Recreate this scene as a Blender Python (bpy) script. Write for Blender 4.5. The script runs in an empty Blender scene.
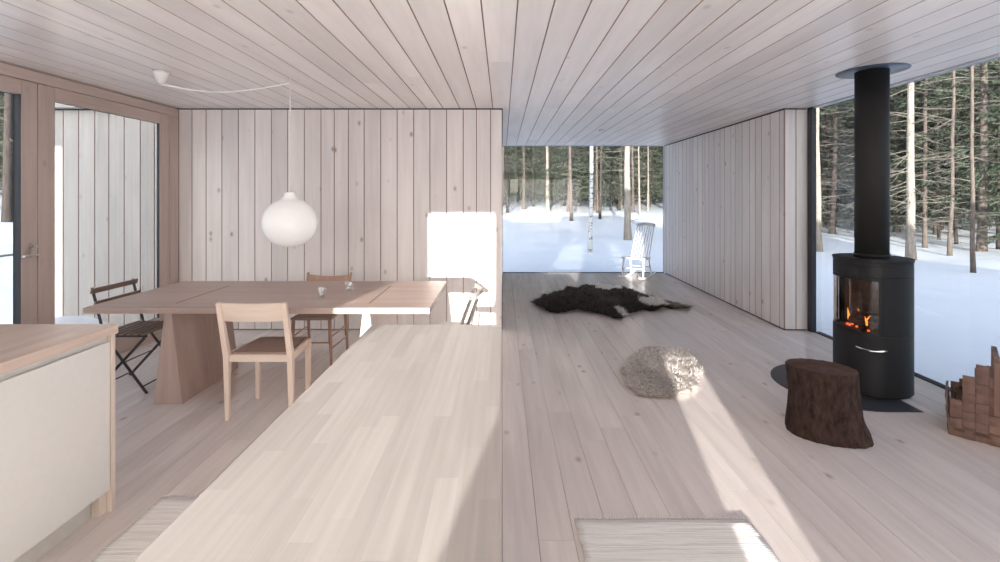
import bpy, math, random
from mathutils import Vector, Matrix, noise as mnoise

random.seed(7)
S = bpy.context.scene
COL = S.collection
PI = math.pi

# ------------------------------------------------------------------ layout constants (metres; X right, Y away, Z up)
F, VX, VY, EYE = 472.0, 502.5, 195.7, 1.57
CEIL = 2.59
XL, XR, XG = -3.79, 3.29, 3.60          # left wall, right wall of the far arm, right glazing
YW, YF, YB = 5.52, 9.60, -1.60          # dining wall, far glazing, back wall
SUN = Vector((0.19, 1.0, -0.131))


def at(px, py, h=0.0):
    """point at height h that the photograph shows at px, py"""
    y = F * (EYE - h) / (py - VY)
    return Vector(((px - VX) / F * y, y, h))


# ------------------------------------------------------------------ object helpers
def tag(o, label=None, cat=None, group=None, kind=None):
    if label: o['label'] = label
    if cat: o['category'] = cat
    if group: o['group'] = group
    if kind: o['kind'] = kind
    return o


def empty(name, loc=(0, 0, 0), rz=0.0):
    o = bpy.data.objects.new(name, None)
    COL.objects.link(o)
    o.location = loc
    o.rotation_euler = (0, 0, rz)
    o.empty_display_size = 0.1
    return o


def thing(name, label, cat, loc=(0, 0, 0), rz=0.0, group=None):
    return tag(empty(name, loc, rz), label, cat, group)


def copy_tree(o, parent=None):
    c = o.copy()
    COL.objects.link(c)
    if parent:
        c.parent = parent
    for ch in list(o.children):
        copy_tree(ch, c)
    return c


class MB:
    """collects shapes, builds one mesh object"""

    def __init__(self):
        self.v, self.f, self.s, self.mi = [], [], [], {}

    def add(self, vs, fs, smooth=False):
        n = len(self.v)
        self.v += [tuple(p) for p in vs]
        self.f += [tuple(i + n for i in f) for f in fs]
        self.s += [smooth] * len(fs)
        return self

    def box(self, x0, x1, y0, y1, z0, z1):
        vs = [(x0, y0, z0), (x1, y0, z0), (x1, y1, z0), (x0, y1, z0), (x0, y0, z1), (x1, y0, z1), (x1, y1, z1), (x0, y1, z1)]
        return self.add(vs, [(0, 3, 2, 1), (4, 5, 6, 7), (0, 1, 5, 4), (1, 2, 6, 5), (2, 3, 7, 6), (3, 0, 4, 7)])

    def hexa(self, bot, top):
        return self.add(list(bot) + list(top), [(3, 2, 1, 0), (4, 5, 6, 7), (0, 1, 5, 4), (1, 2, 6, 5), (2, 3, 7, 6), (3, 0, 4, 7)])

    def bar(self, a, b, w, t, up=(0, 0, 1), w2=None, t2=None):
        """rectangular bar a->b; w across, t along 'up'"""
        a, b = Vector(a), Vector(b)
        d = (b - a).normalized()
        u = Vector(up)
        side = d.cross(u)
        if side.length < 1e-5:
            side = d.cross(Vector((1, 0, 0)))
        side.normalize()
        n = side.cross(d).normalized()
        w2 = w if w2 is None else w2
        t2 = t if t2 is None else t2
        vs = []
        for p, ww, tt in ((a, w, t), (b, w2, t2)):
            for sx, sy in ((-1, -1), (1, -1), (1, 1), (-1, 1)):
                vs.append(p + side * sx * ww / 2 + n * sy * tt / 2)
        return self.add(vs, [(0, 3, 2, 1), (4, 5, 6, 7), (0, 1, 5, 4), (1, 2, 6, 5), (2, 3, 7, 6), (3, 0, 4, 7)])

    def tube(self, pts, rad, n=8, caps=True, smooth=True):
        pts = [Vector(p) for p in pts]
        m = len(pts)
        rads = rad if isinstance(rad, (list, tuple)) else [rad] * m
        ref = None
        vs = []
        for i, p in enumerate(pts):
            d = (pts[min(i + 1, m - 1)] - pts[max(i - 1, 0)]).normalized()
            if ref is None:
                ref = d.orthogonal().normalized()
            u = (ref - d * ref.dot(d))
            u = u.normalized() if u.length > 1e-6 else d.orthogonal().normalized()
            ref = u
            w = d.cross(u)
            for k in range(n):
                a = 2 * PI * k / n
                vs.append(p + (u * math.cos(a) + w * math.sin(a)) * rads[i])
        fs = []
        for i in range(m - 1):
            for k in range(n):
                k2 = (k + 1) % n
                fs.append((i * n + k, i * n + k2, (i + 1) * n + k2, (i + 1) * n + k))
        self.add(vs, fs, smooth)
        if caps:
            base = len(self.v) - len(vs)
            self.f.append(tuple(base + k for k in reversed(range(n))))
            self.f.append(tuple(base + (m - 1) * n + k for k in range(n)))
            self.s += [False, False]
        return self

    def lathe(self, prof, cx=0, cy=0, n=32, smooth=True, sx=1.0, sy=1.0):
        """prof: list of (r, z)"""
        vs, fs = [], []
        for r, z in prof:
            for k in range(n):
                a = 2 * PI * k / n
                vs.append((cx + r * sx * math.cos(a), cy + r * sy * math.sin(a), z))
        for i in range(len(prof) - 1):
            for k in range(n):
                k2 = (k + 1) % n
                fs.append((i * n + k, i * n + k2, (i + 1) * n + k2, (i + 1) * n + k))
        self.add(vs, fs, smooth)
        base = len(self.v) - len(vs)
        if prof[0][0] > 1e-4:
            self.f.append(tuple(base + k for k in reversed(range(n)))); self.s.append(False)
        if prof[-1][0] > 1e-4:
            self.f.append(tuple(base + (len(prof) - 1) * n + k for k in range(n))); self.s.append(False)
        return self

    def prism(self, poly, z0, z1):
        n = len(poly)
        vs = [(p[0], p[1], z0) for p in poly] + [(p[0], p[1], z1) for p in poly]
        fs = [tuple(reversed(range(n))), tuple(range(n, 2 * n))]
        for i in range(n):
            j = (i + 1) % n
            fs.append((i, j, n + j, n + i))
        return self.add(vs, fs)

    def board(self, o, u, v, n, w, l, t, ch=0.003):
        """a board: origin o, width w along u, length l along v, thickness t along n (front at o + n*t), chamfered front edges"""
        o, u, v, n = Vector(o), Vector(u), Vector(v), Vector(n)
        prof = [(0, 0), (w, 0), (w, t - ch), (w - ch, t), (ch, t), (0, t - ch)]
        vs = [o + u * a + n * b for a, b in prof] + [o + u * a + n * b + v * l for a, b in prof]
        fs = [tuple(reversed(range(6))), tuple(range(6, 12))]
        nf = len(self.f)
        for i in range(6):
            j = (i + 1) % 6
            fs.append((i, j, 6 + j, 6 + i))
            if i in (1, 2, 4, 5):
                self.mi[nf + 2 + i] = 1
        return self.add(vs, fs)

    def build(self, name, material, parent=None, bevel=0.0, seg=2, colors=None, groove=None):
        me = bpy.data.meshes.new(name)
        me.from_pydata(self.v, [], self.f)
        me.polygons.foreach_set('use_smooth', self.s)
        if colors is not None:
            ca = me.color_attributes.new('tint', 'FLOAT_COLOR', 'POINT')
            flat = []
            for c in colors:
                flat += [c[0], c[1], c[2], 1.0]
            ca.data.foreach_set('color', flat)
        me.update()
        me.materials.append(material)
        if groove is not None:
            me.materials.append(groove)
            for k, q in self.mi.items():
                me.polygons[k].material_index = q
        o = bpy.data.objects.new(name, me)
        COL.objects.link(o)
        if parent is not None:
            o.parent = parent
        if bevel > 0:
            m = o.modifiers.new('Bevel', 'BEVEL')
            m.width = bevel
            m.segments = seg
            m.limit_method = 'ANGLE'
            m.angle_limit = math.radians(40)
        return o


def fix_normals(o):
    import bmesh
    bm = bmesh.new()
    bm.from_mesh(o.data)
    bmesh.ops.recalc_face_normals(bm, faces=bm.faces)
    bm.to_mesh(o.data)
    bm.free()
    return o


def struct(name, mb, m, bevel=0.0, parent=None, groove=None):
    o = mb.build(name, m, parent, bevel, groove=groove)
    fix_normals(o)
    if parent is None:
        o['kind'] = 'structure'
    return o


# ------------------------------------------------------------------ materials
def new_mat(name):
    m = bpy.data.materials.new(name)
    m.use_nodes = True
    nt = m.node_tree
    nt.nodes.clear()
    out = nt.nodes.new('ShaderNodeOutputMaterial')
    b = nt.nodes.new('ShaderNodeBsdfPrincipled')
    nt.links.new(b.outputs[0], out.inputs[0])
    return m, nt, b, out


def N(nt, t, **kw):
    n = nt.nodes.new(t)
    for k, v in kw.items():
        setattr(n, k, v)
    return n


def ramp(nt, stops, src):
    r = nt.nodes.new('ShaderNodeValToRGB')
    e = r.color_ramp.elements
    while len(e) < len(stops):
        e.new(0.5)
    for el, (p, c) in zip(e, stops):
        el.position = p
        el.color = (c[0], c[1], c[2], 1) if isinstance(c, (tuple, list)) else (c, c, c, 1)
    nt.links.new(src, r.inputs[0])
    return r


def mixc(nt, a, b, fac, mode='MIX'):
    m = nt.nodes.new('ShaderNodeMix')
    m.data_type = 'RGBA'
    m.blend_type = mode
    for s, x in ((6, a), (7, b)):
        if isinstance(x, (tuple, list)):
            m.inputs[s].default_value = (x[0], x[1], x[2], 1)
        else:
            nt.links.new(x, m.inputs[s])
    if isinstance(fac, (int, float)):
        m.inputs[0].default_value = fac
    else:
        nt.links.new(fac, m.inputs[0])
    return m.outputs[2]


def plain(name, col, rough=0.5, metal=0.0, var=0.04, scale=30.0, bump=0.0, spec=0.5, coat=0.0):
    m, nt, b, out = new_mat(name)
    tc = N(nt, 'ShaderNodeTexCoord')
    no = N(nt, 'ShaderNodeTexNoise')
    no.inputs['Scale'].default_value = scale
    no.inputs['Detail'].default_value = 4
    nt.links.new(tc.outputs['Object'], no.inputs['Vector'])
    lo = [max(0, c * (1 - var)) for c in col]
    hi = [min(1, c * (1 + var)) for c in col]
    r = ramp(nt, [(0.3, tuple(lo)), (0.7, tuple(hi))], no.outputs[0])
    nt.links.new(r.outputs[0], b.inputs['Base Color'])
    b.inputs['Roughness'].default_value = rough
    b.inputs['Metallic'].default_value = metal
    b.inputs['Specular IOR Level'].default_value = spec
    b.inputs['Coat Weight'].default_value = coat
    if bump > 0:
        bp = N(nt, 'ShaderNodeBump')
        bp.inputs['Strength'].default_value = bump
        bp.inputs['Distance'].default_value = 0.01
        nt.links.new(no.outputs[0], bp.inputs['Height'])
        nt.links.new(bp.outputs[0], b.inputs['Normal'])
    return m


def wood(name, light, dark, knot, axis='Y', fine=9.0, rough=0.45, knots=1.0, island=0.10, grain=1.0, spec=0.5, knot_scale=5.0):
    """whitewashed / oiled board: long grain along an axis, sparse knots, each board a little different"""
    m, nt, b, out = new_mat(name)
    tc = N(nt, 'ShaderNodeTexCoord')
    geo = N(nt, 'ShaderNodeNewGeometry')
    off = N(nt, 'ShaderNodeVectorMath', operation='SCALE')
    comb = N(nt, 'ShaderNodeCombineXYZ')
    for i in range(3):
        nt.links.new(geo.outputs['Random Per Island'], comb.inputs[i])
    nt.links.new(comb.outputs[0], off.inputs[0])
    off.inputs['Scale'].default_value = 37.0
    add = N(nt, 'ShaderNodeVectorMath', operation='ADD')
    nt.links.new(tc.outputs['Object'], add.inputs[0])
    nt.links.new(off.outputs[0], add.inputs[1])
    mp = N(nt, 'ShaderNodeMapping')
    ai = 'XYZ'.index(axis)
    sc = [fine] * 3
    sc[ai] = 0.5
    mp.inputs['Scale'].default_value = sc
    nt.links.new(add.outputs[0], mp.inputs['Vector'])
    no = N(nt, 'ShaderNodeTexNoise')
    no.inputs['Scale'].default_value = 2.2
    no.inputs['Detail'].default_value = 7
    no.inputs['Roughness'].default_value = 0.62
    no.inputs['Distortion'].default_value = 0.5
    nt.links.new(mp.outputs[0], no.inputs['Vector'])
    r = ramp(nt, [(0.5 - 0.2 / grain, dark), (0.5 + 0.14 / grain, light)], no.outputs[0])
    col = r.outputs[0]
    # wide soft streaks
    mp2 = N(nt, 'ShaderNodeMapping')
    sc2 = [2.6] * 3
    sc2[ai] = 0.35
    mp2.inputs['Scale'].default_value = sc2
    nt.links.new(add.outputs[0], mp2.inputs['Vector'])
    no2 = N(nt, 'ShaderNodeTexNoise')
    no2.inputs['Scale'].default_value = 2.0
    no2.inputs['Detail'].default_value = 3
    nt.links.new(mp2.outputs[0], no2.inputs['Vector'])
    r2 = ramp(nt, [(0.35, 0.93), (0.65, 1.04)], no2.outputs[0])
    col = mixc(nt, col, r2.outputs[0], 1.0, 'MULTIPLY')
    # knots
    if knots > 0:
        mk = N(nt, 'ShaderNodeMapping')
        sk = [1.0] * 3
        sk[ai] = 0.62
        mk.inputs['Scale'].default_value = sk
        nt.links.new(add.outputs[0], mk.inputs['Vector'])
        vo = N(nt, 'ShaderNodeTexVoronoi')
        vo.inputs['Scale'].default_value = knot_scale
        nt.links.new(mk.outputs[0], vo.inputs['Vector'])
        rk = ramp(nt, [(0.035, 0.95 * knots), (0.075, 0.45 * knots), (0.14, 0.0)], vo.outputs['Distance'])
        col = mixc(nt, col, knot, rk.outputs[0])
    if island > 0:
        ri = ramp(nt, [(0.0, 1 - island), (1.0, 1 + island * 0.45)], geo.outputs['Random Per Island'])
        col = mixc(nt, col, ri.outputs[0], 1.0, 'MULTIPLY')
    nt.links.new(col, b.inputs['Base Color'])
    rr = ramp(nt, [(0.3, rough * 0.88), (0.7, min(1, rough * 1.12))], no.outputs[0])
    nt.links.new(rr.outputs[0], b.inputs['Roughness'])
    b.inputs['Specular IOR Level'].default_value = spec
    bp = N(nt, 'ShaderNodeBump')
    bp.inputs['Strength'].default_value = 0.10
    bp.inputs['Distance'].default_value = 0.004
    nt.links.new(no.outputs[0], bp.inputs['Height'])
    nt.links.new(bp.outputs[0], b.inputs['Normal'])
    return m


def staves(name, c1, c2, w, l, rough):
    """butcher block worktop: staves running along Y"""
    m, nt, b, out = new_mat(name)
    tc = N(nt, 'ShaderNodeTexCoord')
    sp = N(nt, 'ShaderNodeSeparateXYZ')
    nt.links.new(tc.outputs['Object'], sp.inputs[0])

    def mth(op, a, b_=None):
        q = N(nt, 'ShaderNodeMath', operation=op)
        for k_, v_ in ((0, a), (1, b_)):
            if v_ is None: continue
            if isinstance(v_, (int, float)): q.inputs[k_].default_value = v_
            else: nt.links.new(v_, q.inputs[k_])
        return q.outputs[0]
    row = mth('FLOOR', mth('DIVIDE', sp.outputs[0], w))
    wn = N(nt, 'ShaderNodeTexWhiteNoise', noise_dimensions='1D')
    nt.links.new(row, wn.inputs['W'])
    along = mth('FLOOR', mth('DIVIDE', mth('ADD', sp.outputs[1], mth('MULTIPLY', wn.outputs['Value'], 7.3)), l))
    cm = N(nt, 'ShaderNodeCombineXYZ')
    nt.links.new(row, cm.inputs[0]); nt.links.new(along, cm.inputs[1])
    wn2 = N(nt, 'ShaderNodeTexWhiteNoise', noise_dimensions='2D')
    nt.links.new(cm.outputs[0], wn2.inputs['Vector'])
    br = ramp(nt, [(0.0, c2), (1.0, c1)], wn2.outputs['Value'])
    mg = N(nt, 'ShaderNodeMapping')
    mg.inputs['Scale'].default_value = (40, 1.5, 40)
    nt.links.new(tc.outputs['Object'], mg.inputs['Vector'])
    no = N(nt, 'ShaderNodeTexNoise')
    no.inputs['Scale'].default_value = 1.5
    no.inputs['Detail'].default_value = 6
    nt.links.new(mg.outputs[0], no.inputs['Vector'])
    r = ramp(nt, [(0.3, 0.9), (0.7, 1.05)], no.outputs[0])
    nt.links.new(mixc(nt, br.outputs[0], r.outputs[0], 1.0, 'MULTIPLY'), b.inputs['Base Color'])
    b.inputs['Roughness'].default_value = rough
    bp = N(nt, 'ShaderNodeBump')
    bp.inputs['Strength'].default_value = 0.05
    bp.inputs['Distance'].default_value = 0.003
    nt.links.new(no.outputs[0], bp.inputs['Height'])
    nt.links.new(bp.outputs[0], b.inputs['Normal'])
    return m


def glass_mat(name, tint=(0.97, 0.985, 0.98), refl=0.9, ior=1.5):
    """clear pane: see-through with a Fresnel reflection"""
    m, nt, b, out = new_mat(name)
    nt.nodes.remove(b)
    tr = N(nt, 'ShaderNodeBsdfTransparent')
    tr.inputs[0].default_value = (*tint, 1)
    gl = N(nt, 'ShaderNodeBsdfGlossy')
    gl.inputs['Roughness'].default_value = 0.0
    gl.inputs[0].default_value = (refl, refl, refl, 1)
    fr = N(nt, 'ShaderNodeFresnel')
    fr.inputs[0].default_value = ior
    mx = N(nt, 'ShaderNodeMixShader')
    # reflect on the outward faces only (the pane is crossed undeviated, so its far face must not mirror)
    geo = N(nt, 'ShaderNodeNewGeometry')
    inv = N(nt, 'ShaderNodeMath', operation='SUBTRACT')
    inv.inputs[0].default_value = 1.0
    nt.links.new(geo.outputs['Backfacing'], inv.inputs[1])
    mul = N(nt, 'ShaderNodeMath', operation='MULTIPLY')
    nt.links.new(fr.outputs[0], mul.inputs[0])
    nt.links.new(inv.outputs[0], mul.inputs[1])
    nt.links.new(mul.outputs[0], mx.inputs[0])
    nt.links.new(tr.outputs[0], mx.inputs[1])
    nt.links.new(gl.outputs[0], mx.inputs[2])
    nt.links.new(mx.outputs[0], out.inputs[0])
    return m


def emit_mat(name, col, strength):
    m, nt, b, out = new_mat(name)
    b.inputs['Base Color'].default_value = (*col, 1)
    b.inputs['Emission Color'].default_value = (*col, 1)
    b.inputs['Emission Strength'].default_value = strength
    return m


def tint_mat(name, rough=0.9, spec=0.2, sheen=0.0):
    m, nt, b, out = new_mat(name)
    at_ = N(nt, 'ShaderNodeAttribute')
    at_.attribute_name = 'tint'
    nt.links.new(at_.outputs['Color'], b.inputs['Base Color'])
    b.inputs['Roughness'].default_value = rough
    b.inputs['Specular IOR Level'].default_value = spec
    return m


WL, WD, WK = (0.845, 0.800, 0.770), (0.77, 0.72, 0.69), (0.40, 0.29, 0.235)
M = {}
M['wall'] = wood('whitewashed_pine_wall', WL, WD, WK, 'Z', rough=0.42)
M['ceil'] = wood('whitewashed_pine_ceiling', (0.90, 0.86, 0.835), (0.84, 0.795, 0.77), WK, 'Y', rough=0.32, knots=0.45)
M['floor'] = wood('whitewashed_pine_floor', (0.755, 0.69, 0.655), (0.67, 0.60, 0.565), (0.36, 0.27, 0.225), 'Y', rough=0.24, knots=0.75, island=0.09, spec=0.6)
M['frame'] = wood('pine_frame', (0.57, 0.465, 0.41), (0.48, 0.385, 0.335), (0.30, 0.19, 0.14), 'Z', rough=0.5, knots=0.5, island=0.04)
M['beam'] = wood('pine_beam', (0.57, 0.465, 0.41), (0.475, 0.38, 0.33), (0.30, 0.19, 0.14), 'Y', rough=0.5, knots=0.7, island=0.04)
M['exterior'] = wood('painted_board_outside', (0.61, 0.565, 0.525), (0.535, 0.495, 0.455), (0.40, 0.32, 0.27), 'Z', rough=0.7, knots=0.9)
M['groove'] = plain('reddish_groove_wood', (0.42, 0.30, 0.25), 0.7)  # board sides and chamfers, darker and redder than the faces to mark seams
M['core'] = plain('dark_backing', (0.13, 0.085, 0.075), 0.9)
M['roofing'] = plain('dark_roofing', (0.05, 0.05, 0.055), 0.8)
M['table'] = wood('oiled_oak_table', (0.50, 0.385, 0.33), (0.41, 0.305, 0.26), (0.3, 0.2, 0.15), 'X', fine=10, rough=0.42, knots=0.0, island=0.03)
M['trestle'] = wood('oiled_oak_trestle', (0.49, 0.375, 0.32), (0.41, 0.305, 0.26), (0.3, 0.2, 0.15), 'Z', fine=10, rough=0.45, knots=0.0, island=0.03)
M['inlay'] = plain('oak_end_grain', (0.27, 0.185, 0.15), 0.6)
M['birch'] = wood('pale_birch', (0.80, 0.66, 0.56), (0.72, 0.575, 0.48), WK, 'Z', fine=14, rough=0.42, knots=0.0, island=0.03)
M['birch_x'] = wood('pale_birch_across', (0.80, 0.67, 0.57), (0.72, 0.585, 0.49), WK, 'X', fine=14, rough=0.42, knots=0.0, island=0.03)
M['seat'] = plain('brown_leather', (0.30, 0.205, 0.165), 0.5, var=0.1, scale=60, bump=0.1)
M['oldwood'] = wood('reddish_old_wood', (0.50, 0.33, 0.25), (0.40, 0.255, 0.19), WK, 'Z', fine=14, rough=0.45, knots=0, island=0.03)
M['greywood'] = plain('grey_wood', (0.36, 0.335, 0.31), 0.45)
M['slat'] = wood('dark_slat', (0.27, 0.185, 0.15), (0.19, 0.13, 0.105), WK, 'Y', fine=14, rough=0.5, knots=0, island=0.05)
M['iron'] = plain('black_iron', (0.035, 0.03, 0.03), 0.45, metal=0.3)
M['worktop'] = staves('birch_worktop', (0.52, 0.49, 0.455), (0.43, 0.40, 0.37), 0.050, 0.44, 0.36)
M['worktop2'] = staves('birch_worktop_counter', (0.70, 0.57, 0.49), (0.58, 0.46, 0.39), 0.058, 0.62, 0.30)
M['cabinet'] = plain('off_white_laminate', (0.68, 0.675, 0.655), 0.38, var=0.015)
M['plinth'] = plain('grey_plinth', (0.60, 0.585, 0.55), 0.5)
M['panel'] = wood('pale_end_panel', (0.74, 0.64, 0.56), (0.64, 0.54, 0.46), WK, 'Z', rough=0.45, knots=0, island=0.03)
M['opal'] = plain('opal_glass', (0.92, 0.92, 0.90), 0.25, var=0.005)
for n_ in M['opal'].node_tree.nodes:
    if n_.type == 'BSDF_PRINCIPLED':
        n_.inputs['Emission Color'].default_value = (1.0, 0.98, 0.95, 1)
        n_.inputs['Emission Strength'].default_value = 0.07
M['white'] = plain('white_plastic', (0.82, 0.81, 0.79), 0.4, var=0.01)
M['whitepaint'] = plain('white_paint', (0.86, 0.86, 0.86), 0.35, var=0.01)
M['cord'] = plain('white_flex', (0.93, 0.92, 0.91), 0.4)
M['steel'] = plain('brushed_steel', (0.55, 0.53, 0.51), 0.28, metal=1.0)
M['chrome'] = plain('chrome', (0.85, 0.85, 0.85), 0.12, metal=1.0)
M['paleframe'] = plain('pale_grey_frame', (0.55, 0.56, 0.58), 0.5)
M['black'] = plain('black_frame', (0.022, 0.025, 0.03), 0.5)
M['stove'] = plain('black_stove_steel', (0.013, 0.013, 0.0135), 0.55, scale=200, spec=0.3)
M['pipe'] = plain('matt_black_pipe', (0.017, 0.016, 0.015), 0.6, scale=200, spec=0.3)
M['rosette'] = plain('blue_grey_steel_plate', (0.10, 0.13, 0.18), 0.32, metal=0.35)
M['plate'] = plain('charcoal_floor_plate', (0.035, 0.037, 0.042), 0.42)
M['firebrick'] = plain('sooty_firebrick', (0.16, 0.09, 0.06), 0.9, var=0.4, scale=15)
M['glass'] = glass_mat('window_glass', tint=(0.78, 0.80, 0.805))
M['stoveglass'] = glass_mat('stove_glass', tint=(0.62, 0.50, 0.42))
M['cupglass'] = glass_mat('cup_glass', tint=(1.0, 1.0, 1.0), refl=1.0, ior=3.2)
M['flame'] = emit_mat('flame', (1.0, 0.36, 0.09), 1.3)
M['ember'] = emit_mat('ember', (1.0, 0.14, 0.03), 1.2)
M['wax'] = plain('white_wax', (0.88, 0.86, 0.82), 0.4)
M['fur'] = tint_mat('fur')
M['twig'] = plain('grey_dead_twigs', (0.27, 0.235, 0.195), 0.9, var=0.3, scale=4)
M['twig_dark'] = plain('dark_dead_twigs', (0.12, 0.105, 0.088), 0.9, var=0.4, scale=3)
M['needle'] = None


def diffuser_mat():
    m, nt, b, out = new_mat('translucent_diffuser')
    tr = N(nt, 'ShaderNodeBsdfTranslucent')
    tr.inputs[0].default_value = (0.94, 0.93, 0.93, 1)
    df = N(nt, 'ShaderNodeBsdfDiffuse')
    df.inputs[0].default_value = (0.84, 0.84, 0.85, 1)
    mx = N(nt, 'ShaderNodeMixShader')
    mx.inputs[0].default_value = 0.22
    nt.nodes.remove(b)
    nt.links.new(tr.outputs[0], mx.inputs[1])
    nt.links.new(df.outputs[0], mx.inputs[2])
    nt.links.new(mx.outputs[0], out.inputs[0])
    return m


M['diffuser'] = diffuser_mat()


def snow_mat():
    m, nt, b, out = new_mat('snow')
    tc = N(nt, 'ShaderNodeTexCoord')
    no = N(nt, 'ShaderNodeTexNoise')
    no.inputs['Scale'].default_value = 1.7
    no.inputs['Detail'].default_value = 8
    no.inputs['Roughness'].default_value = 0.6
    nt.links.new(tc.outputs['Object'], no.inputs['Vector'])
    r = ramp(nt, [(0.3, (0.84, 0.87, 0.91)), (0.7, (0.90, 0.915, 0.93))], no.outputs[0])
    nt.links.new(r.outputs[0], b.inputs['Base Color'])
    b.inputs['Roughness'].default_value = 0.85
    b.inputs['Specular IOR Level'].default_value = 0.2
    bp = N(nt, 'ShaderNodeBump')
    bp.inputs['Strength'].default_value = 0.35
    bp.inputs['Distance'].default_value = 0.08
    nt.links.new(no.outputs[0], bp.inputs['Height'])
    nt.links.new(bp.outputs[0], b.inputs['Normal'])
    return m


def bark_mat(name, c1, c2, scale=(14, 14, 2.5), birch=False, bump=0.8):
    m, nt, b, out = new_mat(name)
    tc = N(nt, 'ShaderNodeTexCoord')
    mp = N(nt, 'ShaderNodeMapping')
    mp.inputs['Scale'].default_value = scale
    nt.links.new(tc.outputs['Object'], mp.inputs['Vector'])
    no = N(nt, 'ShaderNodeTexNoise')
    no.inputs['Scale'].default_value = 1.6
    no.inputs['Detail'].default_value = 7
    no.inputs['Roughness'].default_value = 0.65
    nt.links.new(mp.outputs[0], no.inputs['Vector'])
    if birch:
        r = ramp(nt, [(0.40, c2), (0.47, c1)], no.outputs[0])
    else:
        r = ramp(nt, [(0.34, c2), (0.66, c1)], no.outputs[0])
    nt.links.new(r.outputs[0], b.inputs['Base Color'])
    b.inputs['Roughness'].default_value = 0.9
    b.inputs['Specular IOR Level'].default_value = 0.15
    bp = N(nt, 'ShaderNodeBump')
    bp.inputs['Strength'].default_value = bump
    bp.inputs['Distance'].default_value = 0.02
    nt.links.new(no.outputs[0], bp.inputs['Height'])
    nt.links.new(bp.outputs[0], b.inputs['Normal'])
    return m


def needle_mat():
    m, nt, b, out = new_mat('spruce_needles')
    tc = N(nt, 'ShaderNodeTexCoord')
    oi = N(nt, 'ShaderNodeObjectInfo')
    no = N(nt, 'ShaderNodeTexNoise')
    no.inputs['Scale'].default_value = 1.3
    no.inputs['Detail'].default_value = 3
    nt.links.new(tc.outputs['Object'], no.inputs['Vector'])
    r = ramp(nt, [(0.3, (0.042, 0.058, 0.040)), (0.7, (0.095, 0.115, 0.075))], no.outputs[0])
    rr = ramp(nt, [(0.0, (0.75, 0.8, 0.8)), (1.0, (1.15, 1.1, 1.0))], oi.outputs['Random'])
    nt.links.new(mixc(nt, r.outputs[0], rr.outputs[0], 1.0, 'MULTIPLY'), b.inputs['Base Color'])
    b.inputs['Roughness'].default_value = 0.75
    b.inputs['Specular IOR Level'].default_value = 0.25
    return m


def ragrug_mat():
    """woven rag rug: weft bands across the width (along Y change), fine rib bump"""
    m, nt, b, out = new_mat('rag_rug_weave')
    tc = N(nt, 'ShaderNodeTexCoord')
    mp = N(nt, 'ShaderNodeMapping')
    mp.inputs['Scale'].default_value = (2.5, 75, 1)
    nt.links.new(tc.outputs['Object'], mp.inputs['Vector'])
    no = N(nt, 'ShaderNodeTexNoise')
    no.inputs['Scale'].default_value = 1.0
    no.inputs['Detail'].default_value = 4
    nt.links.new(mp.outputs[0], no.inputs['Vector'])
    r = ramp(nt, [(0.32, (0.70, 0.67, 0.64)), (0.5, (0.83, 0.80, 0.77)), (0.7, (0.89, 0.875, 0.85))], no.outputs[0])
    nt.links.new(r.outputs[0], b.inputs['Base Color'])
    b.inputs['Roughness'].default_value = 0.95
    b.inputs['Specular IOR Level'].default_value = 0.1
    wv = N(nt, 'ShaderNodeTexWave', bands_direction='Y')
    wv.inputs['Scale'].default_value = 28
    wv.inputs['Distortion'].default_value = 1.2
    nt.links.new(tc.outputs['Object'], wv.inputs['Vector'])
    bp = N(nt, 'ShaderNodeBump')
    bp.inputs['Strength'].default_value = 0.6
    bp.inputs['Distance'].default_value = 0.006
    nt.links.new(wv.outputs[0], bp.inputs['Height'])
    nt.links.new(bp.outputs[0], b.inputs['Normal'])
    return m


M['snow'] = snow_mat()
M['bark_pine'] = bark_mat('grey_spruce_bark', (0.22, 0.175, 0.145), (0.10, 0.08, 0.07))
M['bark_pale'] = bark_mat('pale_spruce_bark', (0.44, 0.39, 0.33), (0.24, 0.20, 0.17))
M['bark_dark'] = bark_mat('dark_spruce_bark', (0.10, 0.08, 0.07), (0.05, 0.04, 0.037))
M['bark_birch'] = bark_mat('birch_bark', (0.74, 0.72, 0.70), (0.13, 0.11, 0.10), scale=(2.5, 2.5, 9), birch=True, bump=0.3)
M['stump'] = bark_mat('brown_stump_bark', (0.070, 0.043, 0.034), (0.020, 0.013, 0.011), scale=(18, 18, 8))
M['stumptop'] = bark_mat('brown_stump_top', (0.125, 0.072, 0.055), (0.07, 0.042, 0.034), scale=(7, 7, 7), bump=0.2)
M['log'] = bark_mat('firewood', (0.16, 0.10, 0.07), (0.05, 0.034, 0.028), scale=(10, 10, 10))
M['basket'] = wood('birch_bark_splint', (0.205, 0.118, 0.088), (0.145, 0.082, 0.062), (0.12, 0.06, 0.04), 'Z', fine=14, rough=0.55, knots=0.0, island=0.3)
M['needle'] = needle_mat()
M['rag'] = ragrug_mat()

# ------------------------------------------------------------------ the shell
def board_run(mb, origin, u, v, n, total, length, widths, gap=0.0035, t=0.02, first=0.0):
    """fills 'total' along u with boards of the given widths (cycled); gap between boards"""
    o, u, v, n = Vector(origin), Vector(u), Vector(v), Vector(n)
    x, i = 0.0, 0
    if first:
        mb.board(o + u * 0, u, v, n, first - gap, length, t); x = first
    while x < total - 0.004:
        w = min(widths[i % len(widths)], total - x)
        if w > 0.012:
            mb.board(o + u * x, u, v, n, w - gap, length, t)
        x += w
        i += 1


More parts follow.
